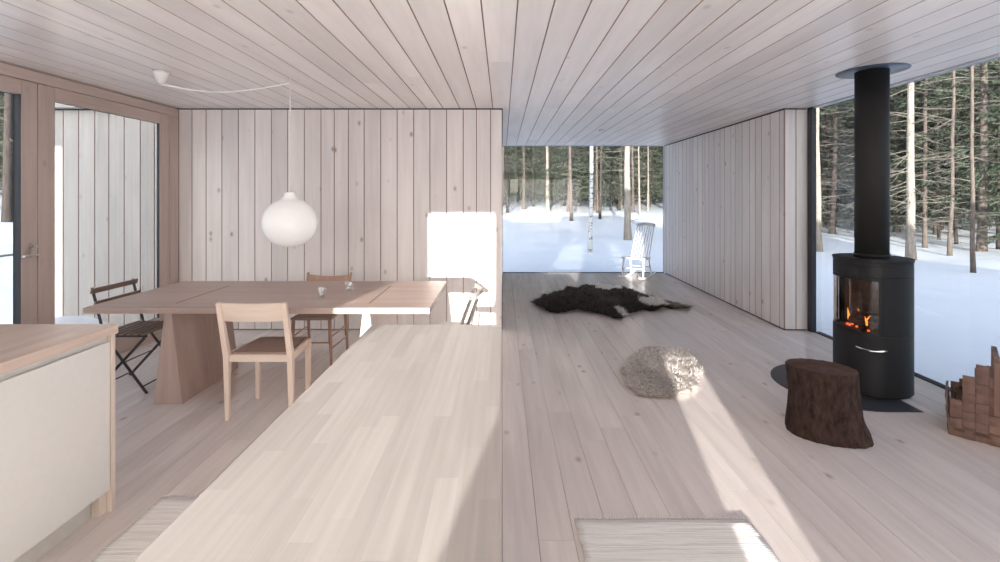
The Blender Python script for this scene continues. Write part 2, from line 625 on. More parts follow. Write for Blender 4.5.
# ceiling boards run away from the camera; seams every 0.193 m
def ceiling_part(name, x0, x1, y0, y1):
    mb = MB()
    k = math.floor((x0 + 0.111) / 0.193)
    xs = [x0]
    s = -0.111 + 0.193 * (k + 1)
    while s < x1 - 0.003:
        xs.append(s); s += 0.193
    xs.append(x1)
    for a, b_ in zip(xs, xs[1:]):
        if b_ - a < 0.012: continue
        # butt joints of the boards
        cuts = [y0]
        y = y0 + random.uniform(1.2, 4.0)
        while y < y1 - 0.6:
            cuts.append(y); y += random.uniform(2.4, 4.8)
        cuts.append(y1)
        for c0, c1 in zip(cuts, cuts[1:]):
            mb.board((a, c0, CEIL + 0.02), (1, 0, 0), (0, 1, 0), (0, 0, -1), b_ - a - 0.0035, c1 - c0 - 0.0015, 0.02, 0.0025)
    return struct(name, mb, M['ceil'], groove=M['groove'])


ceiling_part('ceiling', XL - 0.05, XG, YB, YW - 0.004)
ceiling_part('ceiling_arm', 0.0, XR, YW - 0.002, YF + 0.02)


def floor_part(name, x0, x1, y0, y1):
    mb = MB()
    w = 0.165
    x = x0
    while x < x1 - 0.004:
        ww = min(w, x1 - x)
        y = y0
        first = random.uniform(0.5, 3.2)
        while y < y1 - 0.01:
            l = min(first, y1 - y)
            first = random.uniform(1.8, 3.8)
            mb.board((x, y, -0.025), (1, 0, 0), (0, 1, 0), (0, 0, 1), ww - 0.0014, l - 0.0012, 0.025, 0.0012)
            y += l
        x += ww
    return struct(name, mb, M['floor'])


floor_part('floor', XL - 0.12, 0.0, YB, YW + 0.03)
floor_part('floor_living', 0.0, XR + 0.004, YB, YF + 0.02)
floor_part('floor_side', XR + 0.006, XG, YB, YW - 0.01)
struct('slab_foundation', MB().box(-3.95, 3.62, -1.72, 5.7, -0.55, -0.027).box(-0.2, 3.5, 5.7, 9.66, -0.55, -0.027), M['core'])
struct('roof_slab', MB().box(-3.98, 3.70, -1.80, 5.74, 2.625, 3.12).box(-0.25, 3.62, 5.74, 9.72, 2.625, 3.12), M['roofing'])

# dining wall: vertical boards facing the camera
WID = [0.193, 0.193, 0.170, 0.193, 0.215, 0.193, 0.193, 0.16, 0.193]
mb = MB()
board_run(mb, (XL + 0.005, YW, 0.012), (1, 0, 0), (0, 0, 1), (0, -1, 0), -XL - 0.008, CEIL - 0.026, [0.155, 0.165, 0.185, 0.193, 0.193, 0.193, 0.19, 0.195, 0.195], t=0.02)
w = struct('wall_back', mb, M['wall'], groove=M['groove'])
w.location.y = 0.02
struct('wall_back_core', MB().box(XL - 0.12, -0.03, YW + 0.022, YW + 0.18, -0.02, CEIL), M['core'])
# its end, turning away along the far arm
mb = MB()
board_run(mb, (-0.024, YW + 0.024, 0.012), (0, 1, 0), (0, 0, 1), (1, 0, 0), YF - YW - 0.03, CEIL - 0.026, WID)
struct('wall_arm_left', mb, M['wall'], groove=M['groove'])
struct('wall_arm_left_core', MB().box(-0.18, -0.026, YW + 0.19, YF, -0.02, CEIL), M['core'])

# right wall of the far arm, then the short return facing the camera
mb = MB()
board_run(mb, (XR + 0.02, YW - 0.0, 0.014), (0, 1, 0), (0, 0, 1), (-1, 0, 0), YF - YW + 0.0, CEIL - 0.03, [0.09, 0.195, 0.195, 0.145, 0.145, 0.195, 0.195, 0.12, 0.195, 0.145, 0.195, 0.195, 0.145], t=0.02, gap=0.005)
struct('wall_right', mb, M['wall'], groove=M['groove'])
mb = MB()
board_run(mb, (XR + 0.004, YW + 0.004, 0.014), (1, 0, 0), (0, 0, 1), (0, -1, 0), 0.262, CEIL - 0.03, [0.131, 0.131], t=0.02, gap=0.005)
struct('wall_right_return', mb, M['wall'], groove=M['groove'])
struct('wall_right_core', MB().box(XR + 0.022, 3.60, YW + 0.006, YF, -0.02, CEIL), M['core'])
struct('trim_1', MB().box(3.553, 3.585, YW - 0.02, YW + 0.004, 0.0, CEIL), M['wall'], 0.002)

# far glazing
def pane(name, x0, x1, y0, y1, z0, z1, parent=None):
    return struct(name, MB().box(x0, x1, y0, y1, z0, z1), M['glass'], parent=parent)


g = empty('window_1', (1.64, YF, 0)); tag(g, kind='structure')
MB().box(-1.64, 1.65, 0.0, 0.05, 0.0, 0.009).build('window_sill', M['black'], g)
MB().box(-1.64, 1.65, 0.0, 0.05, CEIL - 0.008, CEIL).box(-1.64, -1.632, 0, 0.05, 0.009, CEIL - 0.008).box(1.640, 1.65, 0, 0.05, 0.009, CEIL - 0.008).build('window_frame', M['paleframe'], g)
MB().box(-1.632, 1.640, 0.02, 0.028, 0.009, CEIL - 0.008).build('window_pane', M['glass'], g)

# right glazing with its black end post
g = empty('window_2', (XG, 2.0, 0)); tag(g, kind='structure')
y0, y1 = -1.35 - 2.0, 5.42 - 2.0
MB().box(-0.035, 0.05, y0, y1, CEIL - 0.010, CEIL).build('window_head', M['paleframe'], g)
fr = MB().box(-0.012, 0.05, y0, y1, 0.0, 0.010).box(-0.050, 0.004, y1, y1 + 0.075, 0, CEIL).box(-0.03, 0.05, y0, y0 + 0.06, 0.014, CEIL - 0.012)
fr.build('window_frame', M['black'], g)
MB().box(0.005, 0.013, y0 + 0.06, y1, 0.010, CEIL - 0.010).build('window_pane', M['glass'], g)

# left glazed side: beam under the ceiling, corner post, fixed window, glazed door, more glazing
struct('trim_2', MB().box(XL - 0.13, XL + 0.012, YB, YW - 0.012, 2.488, CEIL - 0.012), M['beam'], 0.004)
struct('trim_3', MB().box(XL - 0.13, XL + 0.012, 5.366, YW - 0.012, 0.0, 2.486), M['frame'], 0.004)


def glazed(name, ya, yb, left, right, kind_names=('window_frame', 'window_pane'), dep=0.018, zlo=0.22):
    g = empty(name, (XL, ya, 0)); tag(g, kind='structure')
    L = yb - ya
    out_ = dep + 0.012
    m = MB()
    m.box(-out_, 0, 0, left, 0.012, 2.484)
    m.box(-out_, 0, L - right, L, 0.012, 2.484)
    f = m.build(kind_names[0], M['frame'], g, 0.003)
    m = MB()
    m.box(-out_, 0.0, left, L - right, 2.37, 2.484)
    m.box(-out_, 0.0, left, L - right, 0.012, zlo)
    m.build('window_rail', M['beam'], g, 0.003)
    s = 0.004
    m = MB()
    m.box(-out_, -0.004, left, left + s, zlo, 2.37).box(-out_, -0.004, L - right - s, L - right, zlo, 2.37)
    m.box(-out_, -dep - 0.002, left + s, L - right - s, zlo, zlo + s).box(-out_, -dep - 0.002, left + s, L - right - s, 2.37 - s, 2.37)
    m.build('glazing_bead', M['black'], g)
    MB().box(-dep - 0.008, -dep, left + s, L - right - s, zlo + s, 2.37 - s).build(kind_names[1], M['glass'], g)
    return g


glazed('window_3', 3.852, 5.364, 0.145, 0.144)
door = glazed('door_1', 2.76, 3.846, 0.12, 0.128, ('door_frame', 'door_pane'), dep=0.05)
glazed('window_4', -1.45, 2.752, 0.12, 0.12)
struct('trim_4', MB().box(XL - 0.12, XL - 0.001, YB, 5.364, 0.0, 0.011), M['beam'])

# door furniture (child of the door, in its local frame: y along the wall)
hy = 3.80 - 2.76
m = MB()
m.tube([(0.0, hy, 1.165), (0.014, hy, 1.165)], 0.024, 20)
m.tube([(0.014, hy, 1.165), (0.035, hy, 1.165)], 0.011, 12)
m.box(0.03, 0.042, hy - 0.006, hy + 0.006, 1.148, 1.182)
m.build('thumb_turn', M['steel'], door)
m = MB()
m.tube([(0.0, hy, 1.095), (0.012, hy, 1.095)], 0.024, 20)
m.tube([(0.012, hy, 1.095), (0.05, hy, 1.095), (0.056, hy - 0.02, 1.095), (0.056, hy - 0.12, 1.095)], 0.0095, 12)
m.build('door_handle', M['steel'], door)
m = MB()
m.tube([(-0.10, hy, 1.095), (-0.112, hy, 1.095)], 0.024, 20)
m.tube([(-0.112, hy, 1.095), (-0.15, hy, 1.095), (-0.156, hy - 0.02, 1.095), (-0.156, hy - 0.12, 1.095)], 0.0095, 12)
m.build('outer_door_handle', M['steel'], door)

# glazed wall behind the camera: posts and head beam, added translucent diffusers over most of it spread fill light indoors;
# the low sun comes in where the diffusers leave gaps
HB = 2.30
mb = MB()
mb.box(XL - 0.12, 3.62, YB - 0.1, YB - 0.002, HB, CEIL)
for x0, x1 in ((XL - 0.12, -3.70), (-2.30, -2.224), (-1.453, -1.36), (-0.58, -0.50), (0.27, 0.342), (0.675, 0.75), (2.12, 2.20), (3.52, 3.62)):
    mb.box(x0, x1, YB - 0.1, YB - 0.002, 0.0, HB)
struct('wall_front', mb, M['frame'])
for x0, x1, z0, z1 in ((-3.70, -2.30, 0.02, HB), (-0.50, 0.27, 0.02, HB), (0.75, 2.12, 0.02, HB), (2.20, 3.52, 0.02, HB), (0.342, 0.675, 0.847, 1.36)):
    o = MB().box(x0 + 0.001, x1 - 0.001, YB - 0.052, YB - 0.050, z0, z1 - 0.002).build('added_diffuser', M['diffuser'])
    tag(o, 'added unseen translucent blind drawn over the glazing behind the kitchen', 'diffuser', 'added diffusers behind the kitchen')

# the neighbouring wings of the cross-shaped cabin (their bulk throws the long shade over the snow)
struct('wall_wing_left', MB().box(-6.60, -3.925, -4.2, -1.0, -0.6, 3.66), M['exterior'])
struct('wall_wing_right', MB().box(3.40, 9.4, -5.0, -1.83, -0.6, 3.12), M['exterior'])
struct('roof_shade_block', MB().box(-9.2, -6.46, -0.4, 0.0, 2.95, 3.65), M['roofing'])  # unseen block added to shade the top of the outer wall
# boarded outer wall seen through the left window
mb = MB()
board_run(mb, (-5.47, 5.72, -0.3), (1, 0, 0), (0, 0, 1), (0, -1, 0), 1.52, 2.9, [0.17, 0.185, 0.195], t=0.022, gap=0.006)
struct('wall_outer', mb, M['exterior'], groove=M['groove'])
struct('wall_outer_core', MB().box(-5.46, -3.92, 5.724, 5.95, -0.4, 2.62), M['core'])
struct('roof_outer', MB().box(-5.55, -3.99, 5.60, 9.0, 2.62, 3.05), M['exterior'])


# ------------------------------------------------------------------ snow ground
def sstep(a, b_, x):
    t = max(0.0, min(1.0, (x - a) / (b_ - a)))
    return t * t * (3 - 2 * t)


def ground(x, y):
    r = math.hypot(x - 1.0, y - 4.0)
    h = -0.30
    h += max(0.0, r - 19.0) * 0.052 * sstep(19, 30, r)
    h += 0.10 * mnoise.noise(Vector((x * 0.16, y * 0.16, 1.3))) * sstep(8, 16, r) * 2.2
    h += 0.035 * mnoise.noise(Vector((x * 0.7, y * 0.7, 4.1))) * sstep(5, 9, r) * 2
    # snow banked up on the left, by the outer wall and further out
    left = sstep(-4.0, -4.6, x) * sstep(-3.0, 2.0, y) * (1 - sstep(40, 60, r))
    h += left * (0.42 + 0.70 * sstep(-6.5, -16.0, x))
    return h


def inside_house(x, y):
    return (-3.9 < x < 3.66 and -1.75 < y < 5.7) or (-0.2 < x < 3.6 and 5.0 < y < 9.66)


gx = [-70, -60, -50, -40, -32, -26, -21] + [-17 + i * 0.75 for i in range(0, 57)] + [26.5, 28, 30, 32, 35, 38, 42, 46, 52, 60, 70, 82, 95]
gy = [-60, -45, -32, -22, -15, -10, -7] + [-5 + i * 0.75 for i in range(0, 61)] + [41.5, 43.5, 46, 49, 52, 56, 60, 66, 73, 82, 92, 105]
vs, fs = [], []
for yy in gy:
    for xx in gx:
        hh = ground(xx, yy)
        if inside_house(xx, yy):
            hh = -0.45
        vs.append((xx, yy, hh))
nx = len(gx)
for j in range(len(gy) - 1):
    for i in range(nx - 1):
        a = j * nx + i
        fs.append((a, a + 1, a + nx + 1, a + nx))
o = MB().add(vs, fs, True).build('ground_snow', M['snow'])
tag(o, kind='structure')


def on_snow(px, py):
    """where the sight line through px, py meets the snow"""
    dx, dz = (px - VX) / F, -(py - VY) / F
    y = 9.8
    while y < 95:
        if EYE + dz * y <= ground(dx * y, y):
            return Vector((dx * y, y, ground(dx * y, y)))
        y += 0.1
    return Vector((dx * 90, 90, ground(dx * 90, 90)))


# ------------------------------------------------------------------ trees
def trunk_mb(h, r, rnd, bend=0.15, n=9):
    pts, rads = [], []
    m = 14
    bx, by = rnd.uniform(-bend, bend), rnd.uniform(-bend, bend)
    for i in range(m + 1):
        t = i / m
        pts.append((bx * math.sin(t * 3.1) + rnd.uniform(-.02, .02), by * math.sin(t * 2.3) + rnd.uniform(-.02, .02), -0.35 + t * (h + 0.35)))
        flare = 1 + 0.35 * max(0, 1 - (t * h) / 0.5)
        rads.append(max(0.012, r * flare * (1 - 0.86 * t)))
    return MB().tube(pts, rads, n), pts


def at_height(pts, z):
    for a, b_ in zip(pts, pts[1:]):
        if a[2] <= z <= b_[2]:
            t = (z - a[2]) / (b_[2] - a[2])
            return Vector(a).lerp(Vector(b_), t)
    return Vector(pts[-1])


def dead_branches(pts, z0, z1, n, L, rnd, thick=0.017):
    mb = MB()
    for _ in range(n):
        z = rnd.uniform(z0, z1)
        p = at_height(pts, z)
        a = rnd.uniform(0, 2 * PI)
        l = L * rnd.uniform(0.35, 1.15)
        d = Vector((math.cos(a), math.sin(a), rnd.uniform(-0.50, 0.25)))
        q, line = p.copy(), [p.copy()]
        for k in range(4):
            d = (d + Vector((rnd.uniform(-.18, .18), rnd.uniform(-.18, .18), rnd.uniform(-.10, .12)))).normalized()
            q = q + d * l / 4
            line.append(q.copy())
        mb.tube(line, [thick, thick * .8, thick * .62, thick * .45, thick * .22], 3, caps=False)
        for k in range(1, 5):
            for s in (-1, 1):
                if rnd.random() < 0.8:
                    dd = (line[k] - line[k - 1]).normalized()
                    sd = dd.cross(Vector((0, 0, 1))).normalized() * s
                    e = line[k] + (dd * 0.7 + sd * 0.75 + Vector((0, 0, rnd.uniform(-.5, .15)))) * l * rnd.uniform(0.12, 0.3)
                    mb.tube([line[k], e], [thick * .42, thick * .16], 3, caps=False)
    return mb


def needles(pts, z0, z1, n, L0, rnd, per=70, size=0.17):
    """drooping boughs of needle sprays"""
    mb = MB()
    for i in range(n):
        t = i / n
        z = z0 + (z1 - z0) * t + rnd.uniform(-.15, .15)
        p = at_height(pts, z)
        a = rnd.uniform(0, 2 * PI)
        l = L0 * (1 - 0.80 * t) * rnd.uniform(0.7, 1.1)
        out = Vector((math.cos(a), math.sin(a), 0))
        side = Vector((-out.y, out.x, 0))
        for k in range(per):
            u = (k + rnd.random()) / per
            u = 0.12 + 0.88 * u
            c = p + out * l * u + Vector((0, 0, -0.38 * l * u * u + 0.10 * l * u)) + side * rnd.uniform(-1, 1) * l * 0.26 * (1.15 - u)
            dv = (out * rnd.uniform(0.2, 1.0) + side * rnd.uniform(-1, 1) + Vector((0, 0, rnd.uniform(-1.0, 0.1)))).normalized()
            wv = dv.cross(Vector((rnd.uniform(-1, 1), rnd.uniform(-1, 1), rnd.uniform(-1, 1)))).normalized()
            s = size * rnd.uniform(0.6, 1.25)
            w = s * 0.13
            mb.add([c - wv * w * .5, c + dv * s * .5 - wv * w, c + dv * s, c + dv * s * .5 + wv * w], [(0, 1, 2, 3)])
    return mb


def make_tree(name, h, r, bark, seed, dead=None, green=None, bend=0.15, twig='twig_dark'):
    """dead = (z0, z1, n, length); green = (z0, z1, n, length)"""
    rnd = random.Random(seed)
    root = empty(name)
    mbt, pts = trunk_mb(h, r, rnd, bend)
    mbt.build('trunk', M[bark], root)
    if dead:
        dead_branches(pts, *dead, rnd, 0.012 if twig == 'twig' else 0.017).build('dead_branches', M[twig], root)
    if green:
        needles(pts, *green, rnd).build('foliage', M['needle'], root)
    return root


# forest stock: three kinds, copied
kind_spruce = [make_tree('spruce_tree', 15, 0.11, 'bark_dark' if i else 'bark_pine', 100 + i, dead=(0.7, 6.0, 40, 2.0), green=(1.0, 14.6, 190, 2.7)) for i in range(3)]
kind_bare = [make_tree('bare_spruce_tree', 16, 0.10, 'bark_pine', 200 + i, dead=(0.9, 9.5, 90, 1.7), green=(6.0, 15.6, 80, 1.9)) for i in range(2)]
kind_young = [make_tree('young_spruce_tree', 6.0, 0.06, 'bark_dark', 300 + i, dead=(0.4, 2.0, 14, 0.9), green=(0.7, 5.9, 80, 1.5)) for i in range(2)]
used = set()
taken = []


def place(proto, loc, label, group, scale=1.0, rz=None):
    if proto.name in used:
        o = copy_tree(proto)
    else:
        o = proto
        used.add(proto.name)
    o.location = (loc[0], loc[1], ground(loc[0], loc[1]))
    o.rotation_euler = (0, 0, random.uniform(0, 2 * PI) if rz is None else rz)
    o.scale = (scale, scale, scale)
    tag(o, label, 'tree', group)
    taken.append((loc[0], loc[1]))
    return o


# trees one can point at: px of the trunk at its foot, foot py, trunk width px, bark, label
def solo(px, py, wpx, bark, label, seed, h=15, dead=70, dlen=1.4, green=True, name='bare_spruce_tree', bend=0.12):
    p = on_snow(px, py)
    th = math.atan2(abs(p.x), p.y)
    r = wpx * p.y * math.cos(th) / F / 2 * 1.02
    rnd = random.Random(seed)
    t = make_tree(name, h, r, bark, seed, dead=(0.7, min(9.0, h * .6), int(dead * 0.7), dlen * 0.9, ) if dead else None,
                  green=(8.2, h - 0.4, 55, 1.8) if green else None, bend=bend, twig='twig')
    t.location = p
    tag(t, label, 'tree')
    taken.append((p.x, p.y))
    return t


solo(516, 203, 3.0, 'bark_pale', 'slim pale trunk at the left edge of the far window', 11)
solo(524, 209, 4.0, 'bark_pine', 'brown trunk second from the left edge of the far window', 12)
solo(548, 211, 4.0, 'bark_pale', 'sunlit tan trunk midway between far window edge and the birch', 13, dead=90)
solo(571.5, 221, 3.2, 'bark_pine', 'thin brown trunk with a dark foot just left of the birch', 14, dead=90)
solo(599.5, 219, 2.6, 'bark_dark', 'thin dark trunk just right of the white birch', 15, dead=60)
solo(621, 208, 3.6, 'bark_pale', 'sunlit trunk right behind the thick grey trunk', 16, dead=90)
solo(627.5, 240, 7.4, 'bark_pale', 'thick trunk behind the rocking chair, sunlit above and shaded below', 17, dead=60)
solo(640, 215, 2.2, 'bark_pale', 'slender bare sapling above the rocking chair back', 18, h=9, dead=60, dlen=1.0, green=False)
solo(648, 211, 2.0, 'bark_pale', 'slender bare sapling near the right edge of far window', 19, h=8, dead=60, dlen=1.0, green=False)
b = solo(590, 253, 4.4, 'bark_birch', 'white birch trunk with black bark marks in the far window', 20, h=14, dead=0, green=False, name='birch_tree', bend=0.10)
rb = random.Random(5)
mbb = MB()
for k in range(26):
    z = rb.uniform(5.5, 13.5); a = rb.uniform(0, 6.28)
    d = Vector((math.cos(a), math.sin(a), 0.5)); p0 = Vector((0, 0, z)); l = rb.uniform(0.6, 1.8)
    mbb.tube([p0, p0 + d * l * .5, p0 + d * l + Vector((0, 0, -.2))], [0.014, 0.009, 0.003], 3, caps=False)
mbb.build('branches', M['twig'], b)
solo(819, 252, 7.5, 'bark_pale', 'pale trunk beside the black post of the right window', 21)
solo(832, 234, 6.5, 'bark_dark', 'dark trunk between the pale trunk and the stove pipe', 22, dead=80)
solo(910, 260, 10.5, 'bark_pale', 'thickest pale sunlit trunk just right of the stove pipe', 23, dead=110, dlen=2.2)
solo(925.5, 248, 5.5, 'bark_pine', 'brown trunk right of the thickest pale trunk', 24, dead=80)
solo(938.5, 240, 3.4, 'bark_dark', 'thin dark trunk midway across the right window', 25, dead=60)
solo(950, 256, 5.2, 'bark_pine', 'reddish tan trunk left of the slim grey trunk', 26, dead=90)
solo(956, 244, 4.0, 'bark_dark', 'dark trunk close behind the reddish tan trunk', 27, dead=60)
solo(973, 273, 5.4, 'bark_pine', 'slim grey trunk nearest the right window', 28, dead=36, dlen=1.2)
solo(998, 250, 5.0, 'bark_dark', 'dark trunk cut by the right edge of the photo', 29, dead=60)
solo(9, 222, 13.0, 'bark_dark', 'rough grey trunk seen through the glazed door', 30, dead=30)

# the forest behind, each tree its own object
rf = random.Random(42)


def sector(a0, a1, r0, r1, n, gap, kinds, label, group):
    k = tries = 0
    while k < n and tries < n * 40:
        tries += 1
        a = rf.uniform(a0, a1)
        r = math.sqrt(rf.uniform(r0 * r0, r1 * r1))
        x, y = r * math.sin(a), r * math.cos(a)
        if any((x - q[0]) ** 2 + (y - q[1]) ** 2 < gap * gap for q in taken):
            continue
        pr = rf.choice(kinds)
        place(pr, (x, y), label, group, rf.uniform(0.8, 1.25))
        k += 1


R = math.radians
LB = 'green needled spruce deep in the snowy forest'
sector(R(-4), R(24), 36, 74, 95, 1.5, kind_spruce, 'green spruce in the dense forest behind the far window', 'forest spruces behind the far window')
sector(R(-1), R(21), 33, 60, 10, 1.6, kind_bare, 'bare lower trunk among forest spruces behind the far window', 'bare trunks behind the far window')
sector(R(0), R(20), 38, 60, 10, 1.5, kind_young, 'young bushy spruce under the forest behind the far window', 'young spruces behind the far window')
sector(R(30), R(50), 27, 62, 100, 1.5, kind_spruce, 'green spruce in the dense forest beyond the right window', 'forest spruces beyond the right window')
sector(R(32), R(49), 24, 50, 16, 1.5, kind_bare, 'bare lower trunk among forest spruces beyond the right window', 'bare trunks beyond the right window')
sector(R(42.5), R(49), 21, 30, 9, 1.4, kind_young + kind_spruce[:1], 'bushy green spruce growing close behind the slim grey trunk', 'green spruces behind the slim grey trunk')
sector(R(31), R(42), 26, 36, 12, 1.3, kind_young, 'young bushy spruce in the forest beyond the stove', 'young spruces beyond the stove')
sector(R(-52), R(-40), 24, 60, 34, 1.6, kind_spruce, 'green spruce in the forest seen through the glazed door', 'forest spruces beyond the glazed door')
sector(R(-50), R(-42), 20, 40, 8, 1.5, kind_bare, 'bare forest trunk seen through the glazed door', 'bare trunks beyond the glazed door')
for lst in (kind_spruce, kind_bare, kind_young):
    for t in lst:
        if t.name not in used:
            place(t, (10 + random.random() * 4, 62 + random.random() * 6), 'green spruce in the dense forest behind the far window', 'forest spruces behind the far window')

# ------------------------------------------------------------------ dining table
TX0, TX1, TY0, TY1, TH = -3.105, -0.54, 3.49, 4.59, 0.74
t = thing('dining_table', 'long oiled oak table on two tapering slab trestles under the globe lamp', 'table', ((TX0 + TX1) / 2, (TY0 + TY1) / 2, 0))
cx, cy = t.location.x, t.location.y
hx, hy2 = (TX1 - TX0) / 2, (TY1 - TY0) / 2
mb = MB()
nb = 6
for i in range(nb):
    a = -hy2 + i * 2 * hy2 / nb
    mb.box(-hx, hx, a + (0.0004 if i else 0), a + 2 * hy2 / nb - 0.0004, TH - 0.044, TH)
mb.build('tabletop', M['table'], t, 0.0015)
for X in (-2.52, -1.027):
    x = X - cx
    ya, yb = 3.555 - cy, 4.31 - cy
    wb, wt = 0.109, 0.027
    MB().hexa([(x - wb, ya, 0.0), (x + wb, ya, 0.0), (x + wb, yb, 0.0), (x - wb, yb, 0.0)],
              [(x - wt, ya, TH - 0.0445), (x + wt, ya, TH - 0.0445), (x + wt, yb, TH - 0.0445), (x - wt, yb, TH - 0.0445)]).build('trestle', M['trestle'], t, 0.003)
    MB().box(x - 0.009, x + 0.009, ya + 0.08, yb + 0.05, TH - 0.02, TH + 0.0004).build('inlay', M['inlay'], t)


# ------------------------------------------------------------------ birch chair at the near side
def birch_chair():
    c = thing('dining_chair', 'pale birch chair with brown seat and wide backrest, pulled up before the table', 'chair', (-1.70, 3.48, 0))
    # local: y to the table; back edge y = -0.19, front edge y = +0.20
    yb, yf, SH = -0.19, 0.20, 0.47
    wb, wf = 0.242, 0.213
    for s in (-1, 1):
        # rear leg and back post in one bent piece
        m = MB()
        xb = s * (wb - 0.020)
        m.bar((xb, yb + 0.012, 0.0), (xb, yb + 0.005, SH - 0.02), 0.026, 0.026, (0, 1, 0), 0.040, 0.040)
        m.bar((xb, yb + 0.005, SH - 0.021), (xb, yb - 0.095, 0.845), 0.040, 0.040, (0, 1, 0), 0.032, 0.026)
        m.build('leg', M['birch'], c, 0.003)
        m = MB()
        xf = s * (wf - 0.020)
        m.bar((xf, yf - 0.02, 0.0), (xf, yf - 0.02, SH - 0.006), 0.030, 0.030, (0, 1, 0), 0.038, 0.038)
        m.build('leg', M['birch'], c, 0.003)
    MB().bar((-wb + 0.04, yb + 0.004, SH - 0.032), (wb - 0.04, yb + 0.004, SH - 0.032), 0.022, 0.05, (0, 0, 1)).build('seat_rail', M['birch_x'], c, 0.002)
    MB().bar((-wf + 0.04, yf - 0.016, SH - 0.032), (wf - 0.04, yf - 0.016, SH - 0.032), 0.022, 0.05, (0, 0, 1)).build('seat_rail', M['birch_x'], c, 0.002)
    for s in (-1, 1):
        MB().bar((s * (wb - 0.018), yb + 0.024, SH - 0.028), (s * (wf - 0.018), yf - 0.040, SH - 0.028), 0.022, 0.05, (0, 0, 1)).build('seat_rail', M['birch_x'], c, 0.002)
    m = MB()
    m.hexa([(-wb + 0.042, yb + 0.016, SH - 0.022), (wb - 0.042, yb + 0.016, SH - 0.022), (wf - 0.034, yf - 0.005, SH - 0.022), (-wf + 0.034, yf - 0.005, SH - 0.022)],
           [(-wb + 0.042, yb + 0.016, SH + 0.004), (wb - 0.042, yb + 0.016, SH + 0.004), (wf - 0.034, yf - 0.005, SH + 0.004), (-wf + 0.034, yf - 0.005, SH + 0.004)])
    m.build('seat', M['seat'], c, 0.004)
    # gently curved backrest board between the posts
    m = MB()
    n = 12
    front, back = [], []
    vs = []
    for i in range(n + 1):
        u = -1 + 2 * i / n
        x = u * (wb - 0.036)
        bow = 0.022 * (1 - u * u)
        for z, lean in ((0.712, -0.062), (0.842, -0.094)):
            vs.append((x, yb + lean - bow, z))
            vs.append((x, yb + lean - bow + 0.018, z))
    fs = []
    for i in range(n):
        a, b_ = i * 4, i * 4 + 4
        fs += [(a, b_, b_ + 2, a + 2), (a + 1, a + 3, b_ + 3, b_ + 1), (a + 2, b_ + 2, b_ + 3, a + 3), (a, a + 1, b_ + 1, b_)]
    fs += [(0, 2, 3, 1), (n * 4, n * 4 + 1, n * 4 + 3, n * 4 + 2)]
    m.add(vs, fs, False)
    fix_normals(m.build('backrest', M['birch_x'], c))
    return c


birch_chair()

# ------------------------------------------------------------------ slender old chair on the far side, facing the camera
c = thing('side_chair', 'slender reddish wood chair with stretchers at the far side of the table', 'chair', (-1.745, 4.50, 0))
# local: front edge y = -0.22 (towards the table), back y = +0.20
for s in (-1, 1):
    m = MB()
    m.tube([(s * 0.185, -0.20, 0.0), (s * 0.175, -0.195, 0.25), (s * 0.165, -0.185, 0.44)], [0.011, 0.017, 0.016], 10)
    m.build('leg', M['oldwood'], c)
    m = MB()
    m.tube([(s * 0.190, 0.235, 0.0), (s * 0.185, 0.19, 0.40), (s * 0.205, 0.225, 0.64), (s * 0.216, 0.265, 0.79), (s * 0.216, 0.268, 0.797)], [0.012, 0.018, 0.017, 0.013, 0.006], 10)
    m.build('leg', M['oldwood'], c)
m = MB()
for i in range(10):
    a = -0.205 + i * 0.0405
    m.box(-0.185, 0.185, a, a + 0.039, 0.435, 0.458 - 0.002 * (i % 2))
m.build('seat', M['seat'], c, 0.004)
for s in (-1, 1):
    MB().tube([(s * 0.176, -0.197, 0.17), (s * 0.186, 0.215, 0.17)], 0.008, 8).build('stretcher', M['oldwood'], c)
    MB().tube([(s * 0.176, -0.197, 0.28), (s * 0.186, 0.205, 0.28)], 0.008, 8).build('stretcher', M['oldwood'], c)
MB().tube([(-0.176, -0.196, 0.23), (0.176, -0.196, 0.23)], 0.008, 8).build('stretcher', M['oldwood'], c)
m = MB()
vs, fs = [], []
n = 10
for i in range(n + 1):
    u = -1 + 2 * i / n
    bow = 0.03 * (1 - u * u)
    for z, y in ((0.655, 0.226), (0.775 - 0.022 * (1 - u * u), 0.258)):
        vs += [(u * 0.206, y + bow, z), (u * 0.206, y + bow + 0.014, z)]
for i in range(n):
    a, b_ = i * 4, i * 4 + 4
    fs += [(a, b_, b_ + 2, a + 2), (a + 1, a + 3, b_ + 3, b_ + 1), (a + 2, b_ + 2, b_ + 3, a + 3), (a, a + 1, b_ + 1, b_)]
fs += [(0, 2, 3, 1), (n * 4, n * 4 + 1, n * 4 + 3, n * 4 + 2)]
m.add(vs, fs)
fix_normals(m.build('backrest', M['oldwood'], c))

# ------------------------------------------------------------------ pale chair with a curved top rail at the table's right end
c = thing('spindle_chair', 'grey spindle chair with curved top rail at the sunlit table end', 'chair', (-0.44, 3.97, 0))
for sx, sy in ((-1, -1), (-1, 1), (1, -1), (1, 1)):
    MB().tube([(sx * 0.205, sy * 0.21, 0), (sx * 0.155, sy * 0.165, 0.43)], [0.011, 0.017], 10).build('leg', M['greywood'], c)
m = MB()
m.lathe([(0.02, 0.425), (0.20, 0.427), (0.222, 0.440), (0.218, 0.455), (0.05, 0.447), (0.0, 0.446)], 0, 0, 28, sx=0.98, sy=0.98)
m.build('seat', M['greywood'], c)
rail = []
for i in range(13):
    a = R(-58 + 116 * i / 12)
    rail.append((0.115 + 0.150 * math.cos(a), 0.255 * math.sin(a), 0.775))
m = MB()
for a, b_ in zip(rail, rail[1:]):
    m.bar(a, b_, 0.018, 0.034, (0, 0, 1))
m.build('top_rail', M['greywood'], c, 0.002)
m = MB()
